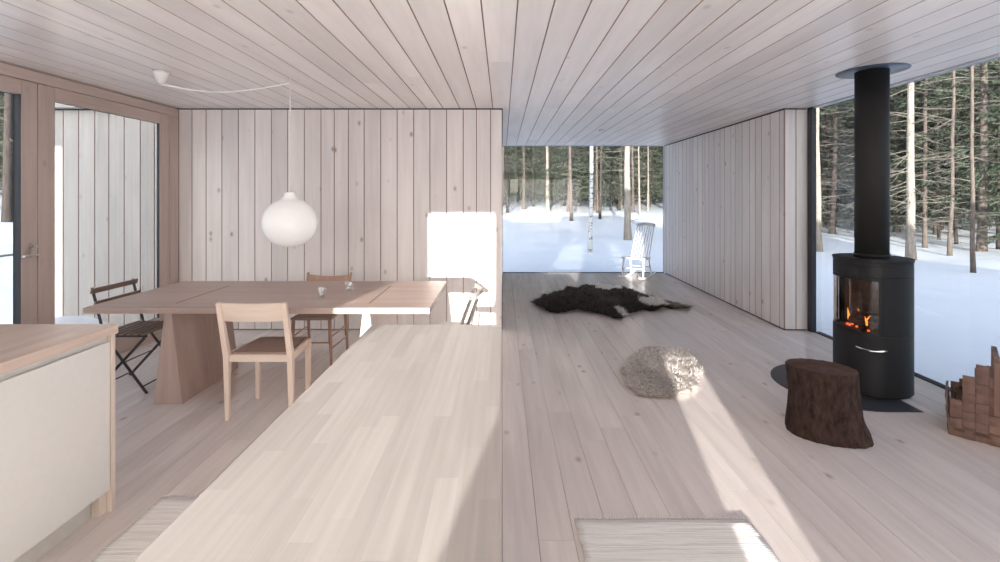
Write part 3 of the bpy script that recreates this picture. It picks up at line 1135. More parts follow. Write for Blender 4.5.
for i in (0, 3, 9, 12):
    a = R(-58 + 116 * i / 12)
    p0 = Vector((-0.01 + 0.165 * math.cos(a), 0.19 * math.sin(a), 0.445))
    p1 = Vector(rail[i]) + Vector((0, 0, -0.02))
    MB().tube([p0, p1], [0.014, 0.012], 8).build('spindle', M['greywood'], c)

# ------------------------------------------------------------------ folding bistro chair at the left end, facing right (+X)
c = thing('folding_chair', 'dark slatted folding chair with black iron legs at the table\'s left end', 'chair', (-3.035, 3.95, 0))
# local: x forward; sides at y = +-0.21
for i, (x0, z0) in enumerate(((-0.205, 0.815), (-0.178, 0.715))):
    MB().bar((x0, -0.235, z0), (x0, 0.235, z0), 0.014, 0.042, (0.25, 0, 1)).build('backrest', M['slat'], c, 0.002)
for k in range(7):
    x = -0.16 + k * 0.056
    MB().bar((x, -0.20, 0.466), (x, 0.20, 0.466), 0.034, 0.013, (0, 0, 1)).build('seat_slat', M['slat'], c, 0.002)
for s in (-1, 1):
    MB().bar((-0.18, s * 0.185, 0.450), (0.20, s * 0.185, 0.450), 0.008, 0.018, (0, 0, 1)).build('seat_rail', M['iron'], c)
for s in (-1, 1):
    m = MB()
    m.bar((-0.222, s * 0.205, 0.84), (-0.125, s * 0.205, 0.455), 0.007, 0.020, (1, 0, 0))
    m.bar((-0.125, s * 0.205, 0.455), (0.215, s * 0.205, 0.0), 0.007, 0.020, (1, 0, 0))
    m.build('leg', M['iron'], c)
    m = MB()
    m.bar((0.175, s * 0.178, 0.435), (-0.225, s * 0.178, 0.0), 0.007, 0.020, (1, 0, 0))
    m.build('leg', M['iron'], c)
MB().tube([(0.175, -0.205, 0.053), (0.175, 0.205, 0.053)], 0.006, 8).build('stretcher', M['iron'], c)
MB().tube([(-0.185, -0.178, 0.043), (-0.185, 0.178, 0.043)], 0.006, 8).build('stretcher', M['iron'], c)
MB().tube([(-0.02, -0.208, 0.225), (-0.02, 0.208, 0.225)], 0.005, 8).build('stretcher', M['iron'], c)

# ------------------------------------------------------------------ candle glasses on the table
def candle_glass(loc, label):
    c = thing('candle_holder', label, 'candle holder', loc, 0.2, 'candle glasses on the table')
    o = 0.035
    prof = [(0.026, 0.0), (0.034, 0.004), (0.036, 0.030), (0.039, 0.074), (0.036, 0.074), (0.032, 0.030), (0.030, 0.012), (0.0, 0.010)]
    MB().lathe(prof, 0, 0, 10, smooth=False).build('glass_cup', M['cupglass'], c)
    MB().lathe([(0.019, 0.0115), (0.019, 0.042), (0.016, 0.044), (0.0, 0.043)], 0, 0, 20).build('candle', M['wax'], c)
    MB().tube([(0, 0, 0.042), (0.001, 0, 0.052)], 0.001, 6).build('wick', M['iron'], c)
    return c


p = at(321.5, 297.5, TH)
candle_glass((p.x, p.y, TH + 0.0005), 'cut glass candle cup on the table, the one nearer the front edge')
p = at(349.5, 291.5, TH)
candle_glass((p.x, p.y, TH + 0.0005), 'cut glass candle cup on the table, the one nearer the sunlit end')

# ------------------------------------------------------------------ globe pendant
px_, py_ = -1.84, 4.09
c = thing('pendant_lamp', 'white opal globe pendant lamp hanging on a cord over the table', 'lamp', (px_, py_, 1.125))
prof = [(0.0, 0.0)]
for i in range(1, 22):
    a = -PI / 2 + (PI * 0.90) * i / 21
    prof.append((0.224 * math.cos(a) ** 0.92 if math.cos(a) > 0 else 0.0, 0.212 + 0.212 * math.sin(a)))
prof += [(0.062, 0.428), (0.050, 0.444), (0.048, 0.468), (0.034, 0.476), (0.0, 0.478)]
MB().lathe(prof, 0, 0, 48).build('lamp_shade', M['opal'], c)
MB().tube([(0, 0, 0.476), (0, 0, CEIL - 1.125 - 0.045)], 0.0062, 8).build('cord', M['cord'], c)
cx0, cy0 = -2.80 - px_, 3.87 - py_
zt = CEIL - 1.125
line = [(cx0 + (0 - cx0) * i / 14, cy0 + (0 - cy0) * i / 14, (zt - 0.105) + (0.06) * (i / 14) - 0.085 * math.sin(PI * i / 14) * (1 - i / 14 * .35)) for i in range(15)]
MB().tube(line, 0.0062, 8).build('cord', M['cord'], c)
MB().lathe([(0.012, zt - 0.108), (0.030, zt - 0.085), (0.052, zt - 0.03), (0.060, zt - 0.002)], cx0, cy0, 28).build('ceiling_cup', M['white'], c)
MB().tube([(0, 0, zt - 0.001), (0, 0, zt - 0.03), (0.008, 0, zt - 0.042), (0.0, 0, zt - 0.052)], 0.003, 8).build('hook', M['white'], c)

# ------------------------------------------------------------------ kitchen: left counter and island
CH = 0.925
c = thing('base_cabinet', 'off-white kitchen cabinet with wooden end panel at the lower left', 'cabinet', (-2.25, 1.2, 0))
# local y: 0 = 1.2 ; the far end at y = +1.165
MB().box(-0.30, 0.285, -1.5, 1.142, 0.105, CH - 0.047).build('body', M['cabinet'], c)
MB().box(0.287, 0.306, 0.10, 1.138, 0.115, CH - 0.078).build('drawer_front', M['cabinet'], c, 0.002)
MB().box(0.287, 0.306, -1.5, 0.096, 0.115, CH - 0.078).build('drawer_front', M['cabinet'], c, 0.002)
MB().box(-0.28, 0.244, -1.5, 1.10, 0.0, 0.104).build('plinth', M['plinth'], c)
MB().box(-0.31, 0.310, 1.144, 1.166, 0.0, CH - 0.046).box(0.245, 0.284, 1.101, 1.143, 0.0, 0.104).build('end_panel', M['panel'], c, 0.0015)
o = MB().box(-2.60, -1.93, -0.32, 2.373, CH - 0.045, CH).build('worktop', M['worktop2'], None, 0.0025)
tag(o, 'brownish wooden worktop lying on the off-white cabinet', 'worktop')

c = thing('island_cabinet', 'plain cabinet carrying the long pale island worktop in the middle', 'cabinet', (-0.33, 1.0, 0))
MB().box(-0.29, 0.30, -1.3, 1.335, 0.10, CH - 0.047).build('body', M['cabinet'], c, 0.002)
MB().box(-0.25, 0.26, -1.3, 1.28, 0.0, 0.099).build('plinth', M['plinth'], c)
o = MB().box(-0.652, -0.004, -0.35, 2.364, CH - 0.045, CH).build('worktop', M['worktop'], None, 0.0025)
tag(o, 'long pale stave-glued island worktop striped with low sunlight', 'worktop')


# ------------------------------------------------------------------ rag rugs
def rag_rug(x0, x1, y0, y1, label, group):
    c = thing('rag_rug', label, 'rug', ((x0 + x1) / 2, y1, 0), 0, group)
    w = (x1 - x0) / 2
    vs, fs = [], []
    nx_, ny_ = 24, 90
    rr = random.Random(x0)
    edge = [rr.uniform(-.006, .006) for _ in range(ny_ + 1)]
    for j in range(ny_ + 1):
        y = -(y1 - y0) * j / ny_
        for i in range(nx_ + 1):
            u = -1 + 2 * i / nx_
            e = edge[j] if i in (0, nx_) else 0
            vs.append((u * w + e, y, 0.011 + 0.002 * mnoise.noise(Vector((u * 5, y * 9, x0)))))
    k = nx_ + 1
    for j in range(ny_):
        for i in range(nx_):
            a = j * k + i
            fs.append((a, a + k, a + k + 1, a + 1))
    o = MB().add(vs, fs, True).build('weave', M['rag'], c)
    so = o.modifiers.new('Solid', 'SOLIDIFY')
    so.thickness = 0.010
    so.offset = -1
    # knotted warp ends at the end edge
    m = MB()
    n = 70
    for i in range(n):
        x = -w + 2 * w * (i + .5) / n
        m.tube([(x, -0.002, 0.008), (x + rr.uniform(-.004, .004), 0.012, 0.007), (x + rr.uniform(-.008, .008), 0.026 + rr.uniform(0, .012), 0.003)], [0.002, 0.0018, 0.001], 4, caps=False)
    m.build('fringe', M['cord'], c)
    return c


rag_rug(0.352, 1.185, -0.8, 2.275, 'pale striped rag rug in front, crossed by the sunbeam', 'rag rugs')
rag_rug(-1.76, -0.98, -0.8, 2.445, 'narrow strip of pale rag rug between cabinet and island', 'rag rugs')


# ------------------------------------------------------------------ fur rugs
def in_poly(x, y, poly):
    c = False
    n = len(poly)
    for i in range(n):
        x1, y1 = poly[i][0], poly[i][1]
        x2, y2 = poly[(i + 1) % n][0], poly[(i + 1) % n][1]
        if (y1 > y) != (y2 > y) and x < (x2 - x1) * (y - y1) / (y2 - y1) + x1:
            c = not c
    return c


def fur(poly, origin, count, length, lump, color, seed, width=0.004, flow=None):
    """strands over a pelt; returns mesh builder and colours"""
    rr = random.Random(seed)
    mb, cols = MB(), []
    xs = [p[0] for p in poly]; ys = [p[1] for p in poly]
    cxm, cym = sum(xs) / len(xs), sum(ys) / len(ys)
    k = 0
    vs, fs = [], []
    while k < count:
        x, y = rr.uniform(min(xs), max(xs)), rr.uniform(min(ys), max(ys))
        if not in_poly(x, y, poly):
            continue
        z = lump(x, y)
        d = Vector((x - cxm, y - cym, 0)) * 1.1
        nz = Vector((mnoise.noise(Vector((x * 7, y * 7, seed))), mnoise.noise(Vector((x * 7, y * 7, seed + 9))), 0)) * 0.9
        d = d + nz + Vector((rr.uniform(-.45, .45), rr.uniform(-.45, .45), 0))
        if flow: d = d + Vector(flow)
        l = length * rr.uniform(0.6, 1.2)
        up = Vector((0, 0, rr.uniform(0.2, 0.75)))
        d1 = (d * 0.7 + up).normalized()
        d2 = (d * 1.3 + up * 0.15).normalized()
        p0 = Vector((x, y, z))
        p1 = p0 + d1 * l * 0.5
        p2 = p1 + d2 * l * 0.5
        if p2.z < 0.004: p2.z = 0.004
        s = Vector((-d.y, d.x, 0))
        s = (s.normalized() if s.length > 1e-4 else Vector((1, 0, 0))) * width * 0.5
        b_ = len(vs)
        vs += [p0 - s, p0 + s, p1 + s * .8, p1 - s * .8, p2]
        fs += [(b_, b_ + 1, b_ + 2, b_ + 3), (b_ + 3, b_ + 2, b_ + 4)]
        col = color(x, y, rr)
        cols += [col] * 5
        k += 1
    vs = [Vector(v) - Vector(origin) for v in vs]
    mb.add(vs, fs, False)
    return mb, cols


def pelt(name, label, px_outline, count, length, lump, color, seed, skin, width):
    poly = [at(a, b_, 0.02) for a, b_ in px_outline]
    # refine the outline with a little raggedness
    rr = random.Random(seed)
    fine = []
    for i, p in enumerate(poly):
        q = poly[(i + 1) % len(poly)]
        for k in range(4):
            v = p.lerp(q, k / 4)
            fine.append((v.x + rr.uniform(-.024, .024), v.y + rr.uniform(-.035, .035)))
    o = (sum(p[0] for p in fine) / len(fine), sum(p[1] for p in fine) / len(fine), 0)
    c = thing(name, label, 'rug', o)
    # skin: a grid clipped to the outline, following the lumps
    xs = [p[0] for p in fine]; ys = [p[1] for p in fine]
    step = 0.03
    nxg, nyg = int((max(xs) - min(xs)) / step) + 2, int((max(ys) - min(ys)) / step) + 2
    idx, vs, fs = {}, [], []

    def vid(i, j):
        if (i, j) not in idx:
            x, y = min(xs) + i * step, min(ys) + j * step
            idx[(i, j)] = len(vs)
            vs.append((x - o[0], y - o[1], lump(x, y)))
        return idx[(i, j)]
    for i in range(nxg):
        for j in range(nyg):
            if in_poly(min(xs) + (i + .5) * step, min(ys) + (j + .5) * step, fine):
                fs.append((vid(i, j), vid(i + 1, j), vid(i + 1, j + 1), vid(i, j + 1)))
    sk = MB().add(vs, fs, True).build('hide', skin, c)
    so = sk.modifiers.new('Solid', 'SOLIDIFY'); so.thickness = 0.006; so.offset = -1
    mb, cols = fur(fine, o, count, length, lump, color, seed, width)
    f = mb.build('fur', M['fur'], c, colors=cols)
    return c


M['skin_dark'] = plain('dark_hide', (0.030, 0.024, 0.022), 0.9)
M['skin_light'] = plain('pale_hide', (0.55, 0.48, 0.42), 0.9)


def lump_dark(x, y):
    h = 0.010 + 0.030 * max(0, mnoise.noise(Vector((x * 2.6, y * 1.4, 3.0))) + 0.3) + 0.022 * max(0, mnoise.noise(Vector((x * 8, y * 3, 7.0))))
    if y > 6.9: h += 0.05 * max(0, mnoise.noise(Vector((x * 6, y * 2, 11.0)))) * min(1, (y - 6.9))
    return h


def col_dark(x, y, rr):
    w = 0.0
    for (qx, qy, rx, ry) in ((at(651, 304.5).x, at(651, 304.5).y, 0.20, 0.28), (at(607, 290).x, at(607, 290).y, 0.20, 0.34), (at(601, 286).x, at(601, 286).y, 0.13, 0.3), (at(621, 314).x, at(621, 314).y, 0.05, 0.22), (at(547, 294).x, at(547, 294).y, 0.06, 0.3)):
        d = ((x - qx) / rx) ** 2 + ((y - qy) / ry) ** 2 + 0.5 * mnoise.noise(Vector((x * 9, y * 6, 2)))
        if d < 1.0: w = 1.0
    tail = x > at(664, 305).x
    if tail:
        v = rr.uniform(0.16, 0.30); return (v, v * .86, v * .72)
    if w:
        v = rr.uniform(0.72, 0.92); return (v, v * .97, v * .93)
    v = rr.uniform(0.02, 0.14)
    n = mnoise.noise(Vector((x * 3, y * 2, 5)))
    if n > 0.0: v += 0.06 * n
    return (v, v * .82, v * .72)


dark_outline = [(534, 303), (538, 300), (543.4, 298.4), (545, 293), (551.5, 296), (563, 293), (570, 289.5), (577, 290.5), (585, 287), (592, 287), (599, 285.3), (606, 287), (612.7, 287.8), (622.6, 289), (631.6, 293), (642, 296),
                (651, 298.4), (664, 302), (678, 304.5), (691, 307.2), (676.6, 308.3), (662, 307.4), (653, 310.5), (644, 309.5), (632, 312), (625, 313), (621, 318), (615, 318.5), (610, 316), (594, 312), (576, 309), (567, 311.5), (559.6, 312), (550, 311), (543.4, 308)]
pelt('fur_rug', 'black shaggy animal hide with white patches and tail before the far window', dark_outline, 26000, 0.085, lump_dark, col_dark, 3, M['skin_dark'], 0.013)


def lump_light(x, y):
    return 0.010 + 0.010 * max(0, mnoise.noise(Vector((x * 6, y * 4, 13.0))) + 0.3)


def col_light(x, y, rr):
    n = mnoise.noise(Vector((x * 5, y * 4, 21)))
    v = rr.uniform(0.40, 0.95) * (1.0 + 0.30 * min(0, n))
    return (v, v * .92, v * .85)


light_outline = [(663 + (a - 663) * 0.965, 372 + (b_ - 372) * 0.95) for a, b_ in [(623, 372), (626, 364), (634, 356), (643.6, 348), (658.6, 347.5), (672, 349), (684.7, 350), (696, 353.7), (699, 363), (703, 373), (697, 380), (697, 386), (690, 390), (676, 394), (660, 397), (648, 396), (635, 393), (626, 382)]]
pelt('sheepskin_rug', 'small cream sheepskin on the floor half lit by the sunbeam', light_outline, 26000, 0.058, lump_light, col_light, 8, M['skin_light'], 0.008)

# ------------------------------------------------------------------ rocking chair before the far window
fwd = Vector((-0.60, -0.80, 0)).normalized()
c = thing('rocking_chair', 'white high-backed spindle rocking chair by the far window', 'chair', (2.56, 9.02, 0.0), math.atan2(fwd.y, fwd.x))
# local: x forward, y to its left
WP = M['whitepaint']
for s in (-1, 1):
    pts = []
    for i in range(17):
        x = -0.46 + 0.84 * i / 16
        pts.append((x, s * 0.205, 0.018 + 0.30 * (x + 0.02) ** 2))
    m = MB()
    for a, b_ in zip(pts, pts[1:]):
        m.bar(a, b_, 0.028, 0.034, (0, 0, 1))
    m.build('rocker', WP, c)
    MB().tube([(0.20, s * 0.205, 0.035), (0.155, s * 0.19, 0.375)], [0.015, 0.018], 10).build('leg', WP, c)
    MB().tube([(-0.24, s * 0.205, 0.035), (-0.16, s * 0.18, 0.365)], [0.015, 0.018], 10).build('leg', WP, c)
m = MB()
m.hexa([(-0.22, -0.20, 0.355), (0.20, -0.235, 0.375), (0.20, 0.235, 0.375), (-0.22, 0.20, 0.355)], [(-0.22, -0.20, 0.382), (0.20, -0.235, 0.402), (0.20, 0.235, 0.402), (-0.22, 0.20, 0.382)])
fix_normals(m.build('seat', WP, c, 0.006))
MB().tube([(0.178, -0.197, 0.20), (0.178, 0.197, 0.20)], 0.011, 8).build('stretcher', WP, c)
MB().tube([(-0.20, -0.193, 0.20), (-0.20, 0.193, 0.20)], 0.011, 8).build('stretcher', WP, c)
for s in (-1, 1):
    MB().tube([(0.178, s * 0.197, 0.16), (-0.20, s * 0.193, 0.16)], 0.011, 8).build('stretcher', WP, c)
top = []
for i in range(9):
    u = -1 + 2 * i / 8
    top.append((-0.50 - 0.05 * (1 - u * u), u * 0.185, 0.985 + 0.02 * (1 - u * u)))
m = MB()
for a, b_ in zip(top, top[1:]):
    m.bar(a, b_, 0.022, 0.06, (0, 0, 1))
m.build('top_rail', WP, c, 0.002)
for i in range(8):
    u = -1 + 2 * i / 7
    p0 = (-0.185 - 0.012 * (1 - u * u), u * 0.175, 0.375)
    p1 = (-0.50 - 0.05 * (1 - u * u), u * 0.17, 0.985)
    mid = tuple((a + b_) / 2 for a, b_ in zip(p0, p1))
    MB().tube([p0, (mid[0] + 0.012, mid[1], mid[2]), p1], [0.010, 0.011, 0.009], 8).build('spindle', WP, c)

# ------------------------------------------------------------------ stove
SX, SY = 3.02, 3.86


def superell(rx, ry, e, a):
    ca, sa = math.cos(a), math.sin(a)
    return (rx * math.copysign(abs(ca) ** (2 / e), ca), ry * math.copysign(abs(sa) ** (2 / e), sa))


def ring(mb, prof, e=2.4, a0=0.0, a1=2 * PI, n=64, close=True, smooth=True):
    """prof: (scale radius, z); partial rings stay open"""
    vs, fs = [], []
    cnt = n if close else n + 1
    for r, z in prof:
        for k in range(cnt):
            a = a0 + (a1 - a0) * k / n
            x, y = superell(r, r, e, a)
            vs.append((x, y, z))
    for i in range(len(prof) - 1):
        for k in range(n):
            k2 = (k + 1) % cnt
            fs.append((i * cnt + k, i * cnt + k2, (i + 1) * cnt + k2, (i + 1) * cnt + k))
    mb.add(vs, fs, smooth)
    return cnt


st = thing('wood_stove', 'black oval wood stove with curved glass door and ceiling flue', 'stove', (SX, SY, 0.006))
GA0, GA1 = PI - R(68), PI + R(68)          # the glass faces -X (local angle pi)
H1, H2, HT = 0.475, 0.925, 1.065
m = MB()
rb_ = 0.248
ring(m, [(0.0001, 0.0), (rb_ - 0.012, 0.0), (rb_ - 0.010, 0.012), (rb_, 0.016), (rb_, H1 - 0.004), (rb_ - 0.006, H1), (0.0001, H1)])
m.build('lower_body', M['stove'], st)
m = MB()
ring(m, [(0.0001, H2), (rb_ - 0.006, H2), (rb_, H2 + 0.004), (rb_, 1.016), (rb_ - 0.004, 1.017), (rb_ - 0.004, 1.020), (rb_, 1.021), (rb_, HT - 0.022), (rb_ - 0.008, HT - 0.020), (0.0001, HT - 0.020)])
m.build('upper_body', M['stove'], st)
m = MB()
ring(m, [(0.0001, HT - 0.019), (rb_ + 0.004, HT - 0.019), (rb_ + 0.006, HT - 0.014), (rb_ + 0.004, HT), (0.0001, HT)])
m.build('top_plate', M['stove'], st)
# sides and back of the firebox level, leaving the glazed front open
m = MB()
ring(m, [(rb_, H1), (rb_, H2)], a0=GA1 + R(2), a1=GA0 - R(2) + 2 * PI, n=40, close=False)
ring(m, [(rb_ - 0.02, H1), (rb_ - 0.02, H2)], a0=GA1 + R(2), a1=GA0 - R(2) + 2 * PI, n=40, close=False)
m.build('side_panel', M['stove'], st)
m = MB()
ring(m, [(rb_ - 0.03, H1 + 0.001), (rb_ - 0.03, H2 - 0.001)], a0=GA1 + R(8), a1=GA0 - R(8) + 2 * PI, n=40, close=False)
m.build('fire_lining', M['firebrick'], st)
d = empty('door'); d.parent = st
m = MB()
ring(m, [(rb_ - 0.004, H1 + 0.022), (rb_ - 0.004, H2 - 0.022)], a0=GA0 + R(4), a1=GA1 - R(4), n=30, close=False)
m.build('door_glass', M['stoveglass'], d)
m = MB()
for (za, zb) in ((H1 + 0.001, H1 + 0.024), (H2 - 0.024, H2 - 0.001)):
    ring(m, [(rb_ - 0.012, za), (rb_, za), (rb_, zb), (rb_ - 0.012, zb), (rb_ - 0.012, za)], a0=GA0, a1=GA1, n=30, close=False)
for (aa, ab) in ((GA0 - R(1), GA0 + R(4)), (GA1 - R(4), GA1 + R(1))):
    ring(m, [(rb_ - 0.012, H1 + 0.001), (rb_ + 0.001, H1 + 0.001), (rb_ + 0.001, H2 - 0.001), (rb_ - 0.012, H2 - 0.001)], a0=aa, a1=ab, n=4, close=False)
m.build('door_frame', M['stove'], d)
pts = []
for i in range(11):
    a = PI + R(30) + R(44) * i / 10
    x, y = superell(rb_ + 0.020, rb_ + 0.020, 2.4, a)
    pts.append((x, y, 0.378 - 0.012 * math.sin(PI * i / 10)))
x, y = superell(rb_ - 0.002, rb_ - 0.002, 2.4, PI + R(30)); pts.insert(0, (x, y, 0.385))
x, y = superell(rb_ - 0.002, rb_ - 0.002, 2.4, PI + R(74)); pts.append((x, y, 0.385))
m = MB(); m.tube(pts, 0.006, 8)
m.build('handle', M['chrome'], st)
for ch in list(st.children) + list(d.children):
    if ch.type == 'MESH':
        es = ch.modifiers.new('Split', 'EDGE_SPLIT'); es.split_angle = R(35)
# fire: logs, flames, embers
for (a, z, l) in ((0.5, 0.50, 0.26), (-0.6, 0.52, 0.24), (1.4, 0.56, 0.22)):
    dx, dy = math.cos(a + PI / 2) * l / 2, math.sin(a + PI / 2) * l / 2
    MB().tube([(-0.03 - dx, -dy, z), (-0.03 + dx, dy, z + 0.03)], 0.034, 10).build('burning_log', M['log'], st)
rr = random.Random(4)
for k in range(5):
    x, y = -0.09 + rr.uniform(-.05, .06), rr.uniform(-.12, .12)
    hgt = rr.uniform(0.04, 0.11)
    pts = [(x, y, 0.53), (x + rr.uniform(-.015, .015), y + rr.uniform(-.015, .015), 0.53 + hgt * .4), (x + rr.uniform(-.02, .02), y + rr.uniform(-.02, .02), 0.53 + hgt)]
    MB().tube(pts, [0.006, 0.008, 0.001], 7).build('flame', M['flame'], st)
for k in range(6):
    x, y = -0.10 + rr.uniform(-.06, .08), rr.uniform(-.14, .14)
    MB().lathe([(0.0, 0.478), (0.010, 0.482), (0.009, 0.492), (0.0, 0.497)], x, y, 8).build('ember', M['ember'], st)
m = MB()
m.tube([(0, 0, HT), (0, 0, HT + 0.03)], 0.121, 40)
m.tube([(0, 0, HT + 0.03), (0, 0, CEIL - 0.006)], 0.115, 40)
m.build('flue_pipe', M['pipe'], st)
m = MB()
m.lathe([(0.118, CEIL - 0.0105), (0.244, CEIL - 0.0105), (0.246, CEIL - 0.0075), (0.118, CEIL - 0.0075)], 0, 0, 64)
m.build('ceiling_plate', M['rosette'], st)

# floor plate under the stove: straight at the back, round to the room
pcx, pcy, pr = 2.80, 3.92, 0.50
poly = [(3.045, pcy - pr)]
poly = []
for i in range(41):
    a = PI / 2 + PI * i / 40
    poly.append((pcx + pr * math.cos(a), pcy + pr * math.sin(a)))
poly += [(3.05, pcy - pr), (3.05, pcy + pr)]
o = MB().prism(poly, 0.0005, 0.0055).build('hearth_plate', M['plate'], None, 0.001)
fix_normals(o)
tag(o, 'dark round-fronted floor plate under the black stove', 'hearth plate')

# ------------------------------------------------------------------ stump
c = thing('tree_stump', 'dark brown sawn tree stump standing in front of the stove', 'stump', (2.155, 3.15, 0))
vs, fs = [], []
n, rows = 96, 22
for j in range(rows + 1):
    t_ = j / rows
    z = 0.43 * t_
    for k in range(n):
        a = 2 * PI * k / n
        flare = 0.026 * max(0, 1 - t_ / 0.6) ** 1.5
        root = max(0, math.cos(a - R(-50))) ** 6 * 0.030 * max(0, 1 - t_ / 0.35)
        root += max(0, math.cos(a - R(190))) ** 8 * 0.02 * max(0, 1 - t_ / 0.4)
        r = 0.194 + flare + root
        nv = mnoise.noise(Vector((math.cos(a) * 9, math.sin(a) * 9, z * 4)))
        nv2 = mnoise.noise(Vector((math.cos(a) * 22, math.sin(a) * 22, z * 14)))
        r += 0.007 * nv + 0.008 * nv2
        r *= 1 + 0.04 * math.cos(2 * a + 0.6)
        vs.append((r * math.cos(a) - 0.030 * t_, r * math.sin(a), z - (0.012 * t_ * math.sin(a + 0.5))))
for j in range(rows):
    for k in range(n):
        k2 = (k + 1) % n
        fs.append((j * n + k, j * n + k2, (j + 1) * n + k2, (j + 1) * n + k))
MB().add(vs, fs, True).build('bark', M['stump'], c)
m = MB()
top_ = [Vector(v) for v in vs[rows * n:]]
cen = sum(top_, Vector()) / n
inner = [cen + (v - cen) * 0.93 + Vector((0, 0, 0.003)) for v in top_]
inner2 = [cen + (v - cen) * 0.5 + Vector((0, 0, 0.0)) for v in top_]
allv = top_ + inner + inner2 + [cen]
fs = []
for k in range(n):
    k2 = (k + 1) % n
    fs += [(k, k2, n + k2, n + k), (n + k, n + k2, 2 * n + k2, 2 * n + k), (2 * n + k, 2 * n + k2, 3 * n)]
m.add(allv, fs, False)
m.build('cut_top', M['stumptop'], c)

# ------------------------------------------------------------------ firewood basket
A = at(949.5, 434.5)
u = Vector((0.717, -0.697, 0)); v = Vector((0.697, 0.717, 0))
c = thing('firewood_basket', 'brown plaited bark basket of firewood at the right edge by the window', 'basket', A, math.atan2(u.y, u.x))
# local: x along the front face, y backwards
CW = 0.0605


def woven_side(mb, org, du, dn, heights, flare):
    """columns of plaited splint squares; du along, dn outward"""
    org, du, dn = Vector(org), Vector(du), Vector(dn)
    for i, hh in enumerate(heights):
        rows_ = max(1, round(hh / 0.062))
        rh = hh / rows_
        for j in range(rows_):
            lift = 0.005 if (i + j) % 2 else 0.0
            z0, z1 = j * rh + 0.0006, (j + 1) * rh - 0.0006
            vs_ = []
            for (zz) in (z0, (z0 + z1) / 2, z1):
                bulge = 0.0035 if zz not in (z0, z1) else 0.0
                for uu in (i * CW + 0.0008, (i + .5) * CW, (i + 1) * CW - 0.0008):
                    e = 0.003 if abs(uu - (i + .5) * CW) < 1e-6 else 0.0
                    off = lift + (bulge + e if (i + j) % 2 else (bulge + e) * .5) + flare * zz
                    vs_.append(org + du * uu + dn * off + Vector((0, 0, zz)))
            nv_ = len(vs_)
            vs_ += [p - dn * (lift + 0.006) for p in vs_]
            fs_ = []
            for a in range(2):
                for b_ in range(2):
                    q = a * 3 + b_
                    fs_.append((q, q + 1, q + 4, q + 3))
                    fs_.append((nv_ + q, nv_ + q + 3, nv_ + q + 4, nv_ + q + 1))
            loop = [0, 1, 2, 5, 8, 7, 6, 3]
            for a, b_ in zip(loop, loop[1:] + loop[:1]):
                fs_.append((a, nv_ + a, nv_ + b_, b_))
            mb.add(vs_, fs_, False)


m = MB()
LX, LY = 8, 6
front = [0.245, 0.415, 0.50, 0.49, 0.48, 0.45, 0.40, 0.25]
woven_side(m, (0, 0, 0), (1, 0, 0), (0, -1, 0), front, 0.06)
back = [0.25, 0.27, 0.37, 0.40, 0.40, 0.37, 0.30, 0.25]
woven_side(m, (LX * CW, LY * CW, 0), (-1, 0, 0), (0, 1, 0), list(reversed(back)), 0.06)
side = [0.25] * LY
woven_side(m, (0, LY * CW, 0), (0, -1, 0), (-1, 0, 0), side, 0.06)
woven_side(m, (LX * CW, 0, 0), (0, 1, 0), (1, 0, 0), side, 0.06)
m.box(0.0, LX * CW, 0.0, LY * CW, 0.0, 0.012)
fix_normals(m.build('plaited_body', M['basket'], c))
# carrying bow
hx_ = 3.55 * CW
m = MB()
pts = [(hx_, -0.026, 0.20), (hx_, -0.042, 0.42), (hx_, -0.042, 0.53), (hx_, -0.01, 0.56), (hx_, LY * CW / 2, 0.545), (hx_, LY * CW + 0.01, 0.54), (hx_, LY * CW + 0.036, 0.53), (hx_, LY * CW + 0.036, 0.36), (hx_, LY * CW + 0.022, 0.20)]
for a, b_ in zip(pts, pts[1:]):
    m.bar(a, b_, 0.006, 0.026, (1, 0, 0))
m.build('handle', M['basket'], c)
rr = random.Random(9)
specs = []
for i in range(7):
    specs.append((0.045 + (i % 3) * 0.115, 0.05 + i // 3 * 0.12))
Ainv = Matrix.Rotation(math.atan2(u.y, u.x), 4, 'Z')
for i, (lx, ly, lz, dz, rad) in enumerate(((0.075, 0.02, 0.06, 0.0, 0.040), (0.085, 0.10, 0.06, 0.0, 0.042), (0.075, 0.185, 0.06, 0.02, 0.044), (0.09, 0.28, 0.06, 0.0, 0.040),
                                           (0.075, 0.065, 0.135, 0.0, 0.040), (0.08, 0.155, 0.145, 0.02, 0.044), (0.08, 0.24, 0.14, 0.0, 0.040), (0.085, 0.11, 0.22, 0.05, 0.040), (0.08, 0.20, 0.225, 0.06, 0.042), (0.10, 0.16, 0.30, 0.06, 0.040))):
    # split logs lying along the basket
    nseg = 7
    prof = []
    for k in range(nseg):
        a = 2 * PI * k / nseg + rr.uniform(-.2, .2)
        prof.append((rad * rr.uniform(0.75, 1.08) * math.cos(a), rad * rr.uniform(0.75, 1.08) * math.sin(a)))
    L_ = 0.31
    vs_ = [Vector((0, p_[0], p_[1])) for p_ in prof] + [Vector((L_, p_[0], p_[1] + dz)) for p_ in prof]
    fs_ = [tuple(reversed(range(nseg))), tuple(range(nseg, 2 * nseg))] + [(k, (k + 1) % nseg, nseg + (k + 1) % nseg, nseg + k) for k in range(nseg)]
    fm = MB().add(vs_, fs_, False)
    fo = fm.build('firewood_log', M['log'])
    fix_normals(fo)
    loc = Vector(A) + u * (lx - 0.055) + v * ly + Vector((0, 0, lz))
    fo.location = loc
    fo.rotation_euler = (0, 0, math.atan2(u.y, u.x))
    tag(fo, 'dark split log lying in the plaited bark basket', 'firewood', 'split logs in the bark basket')

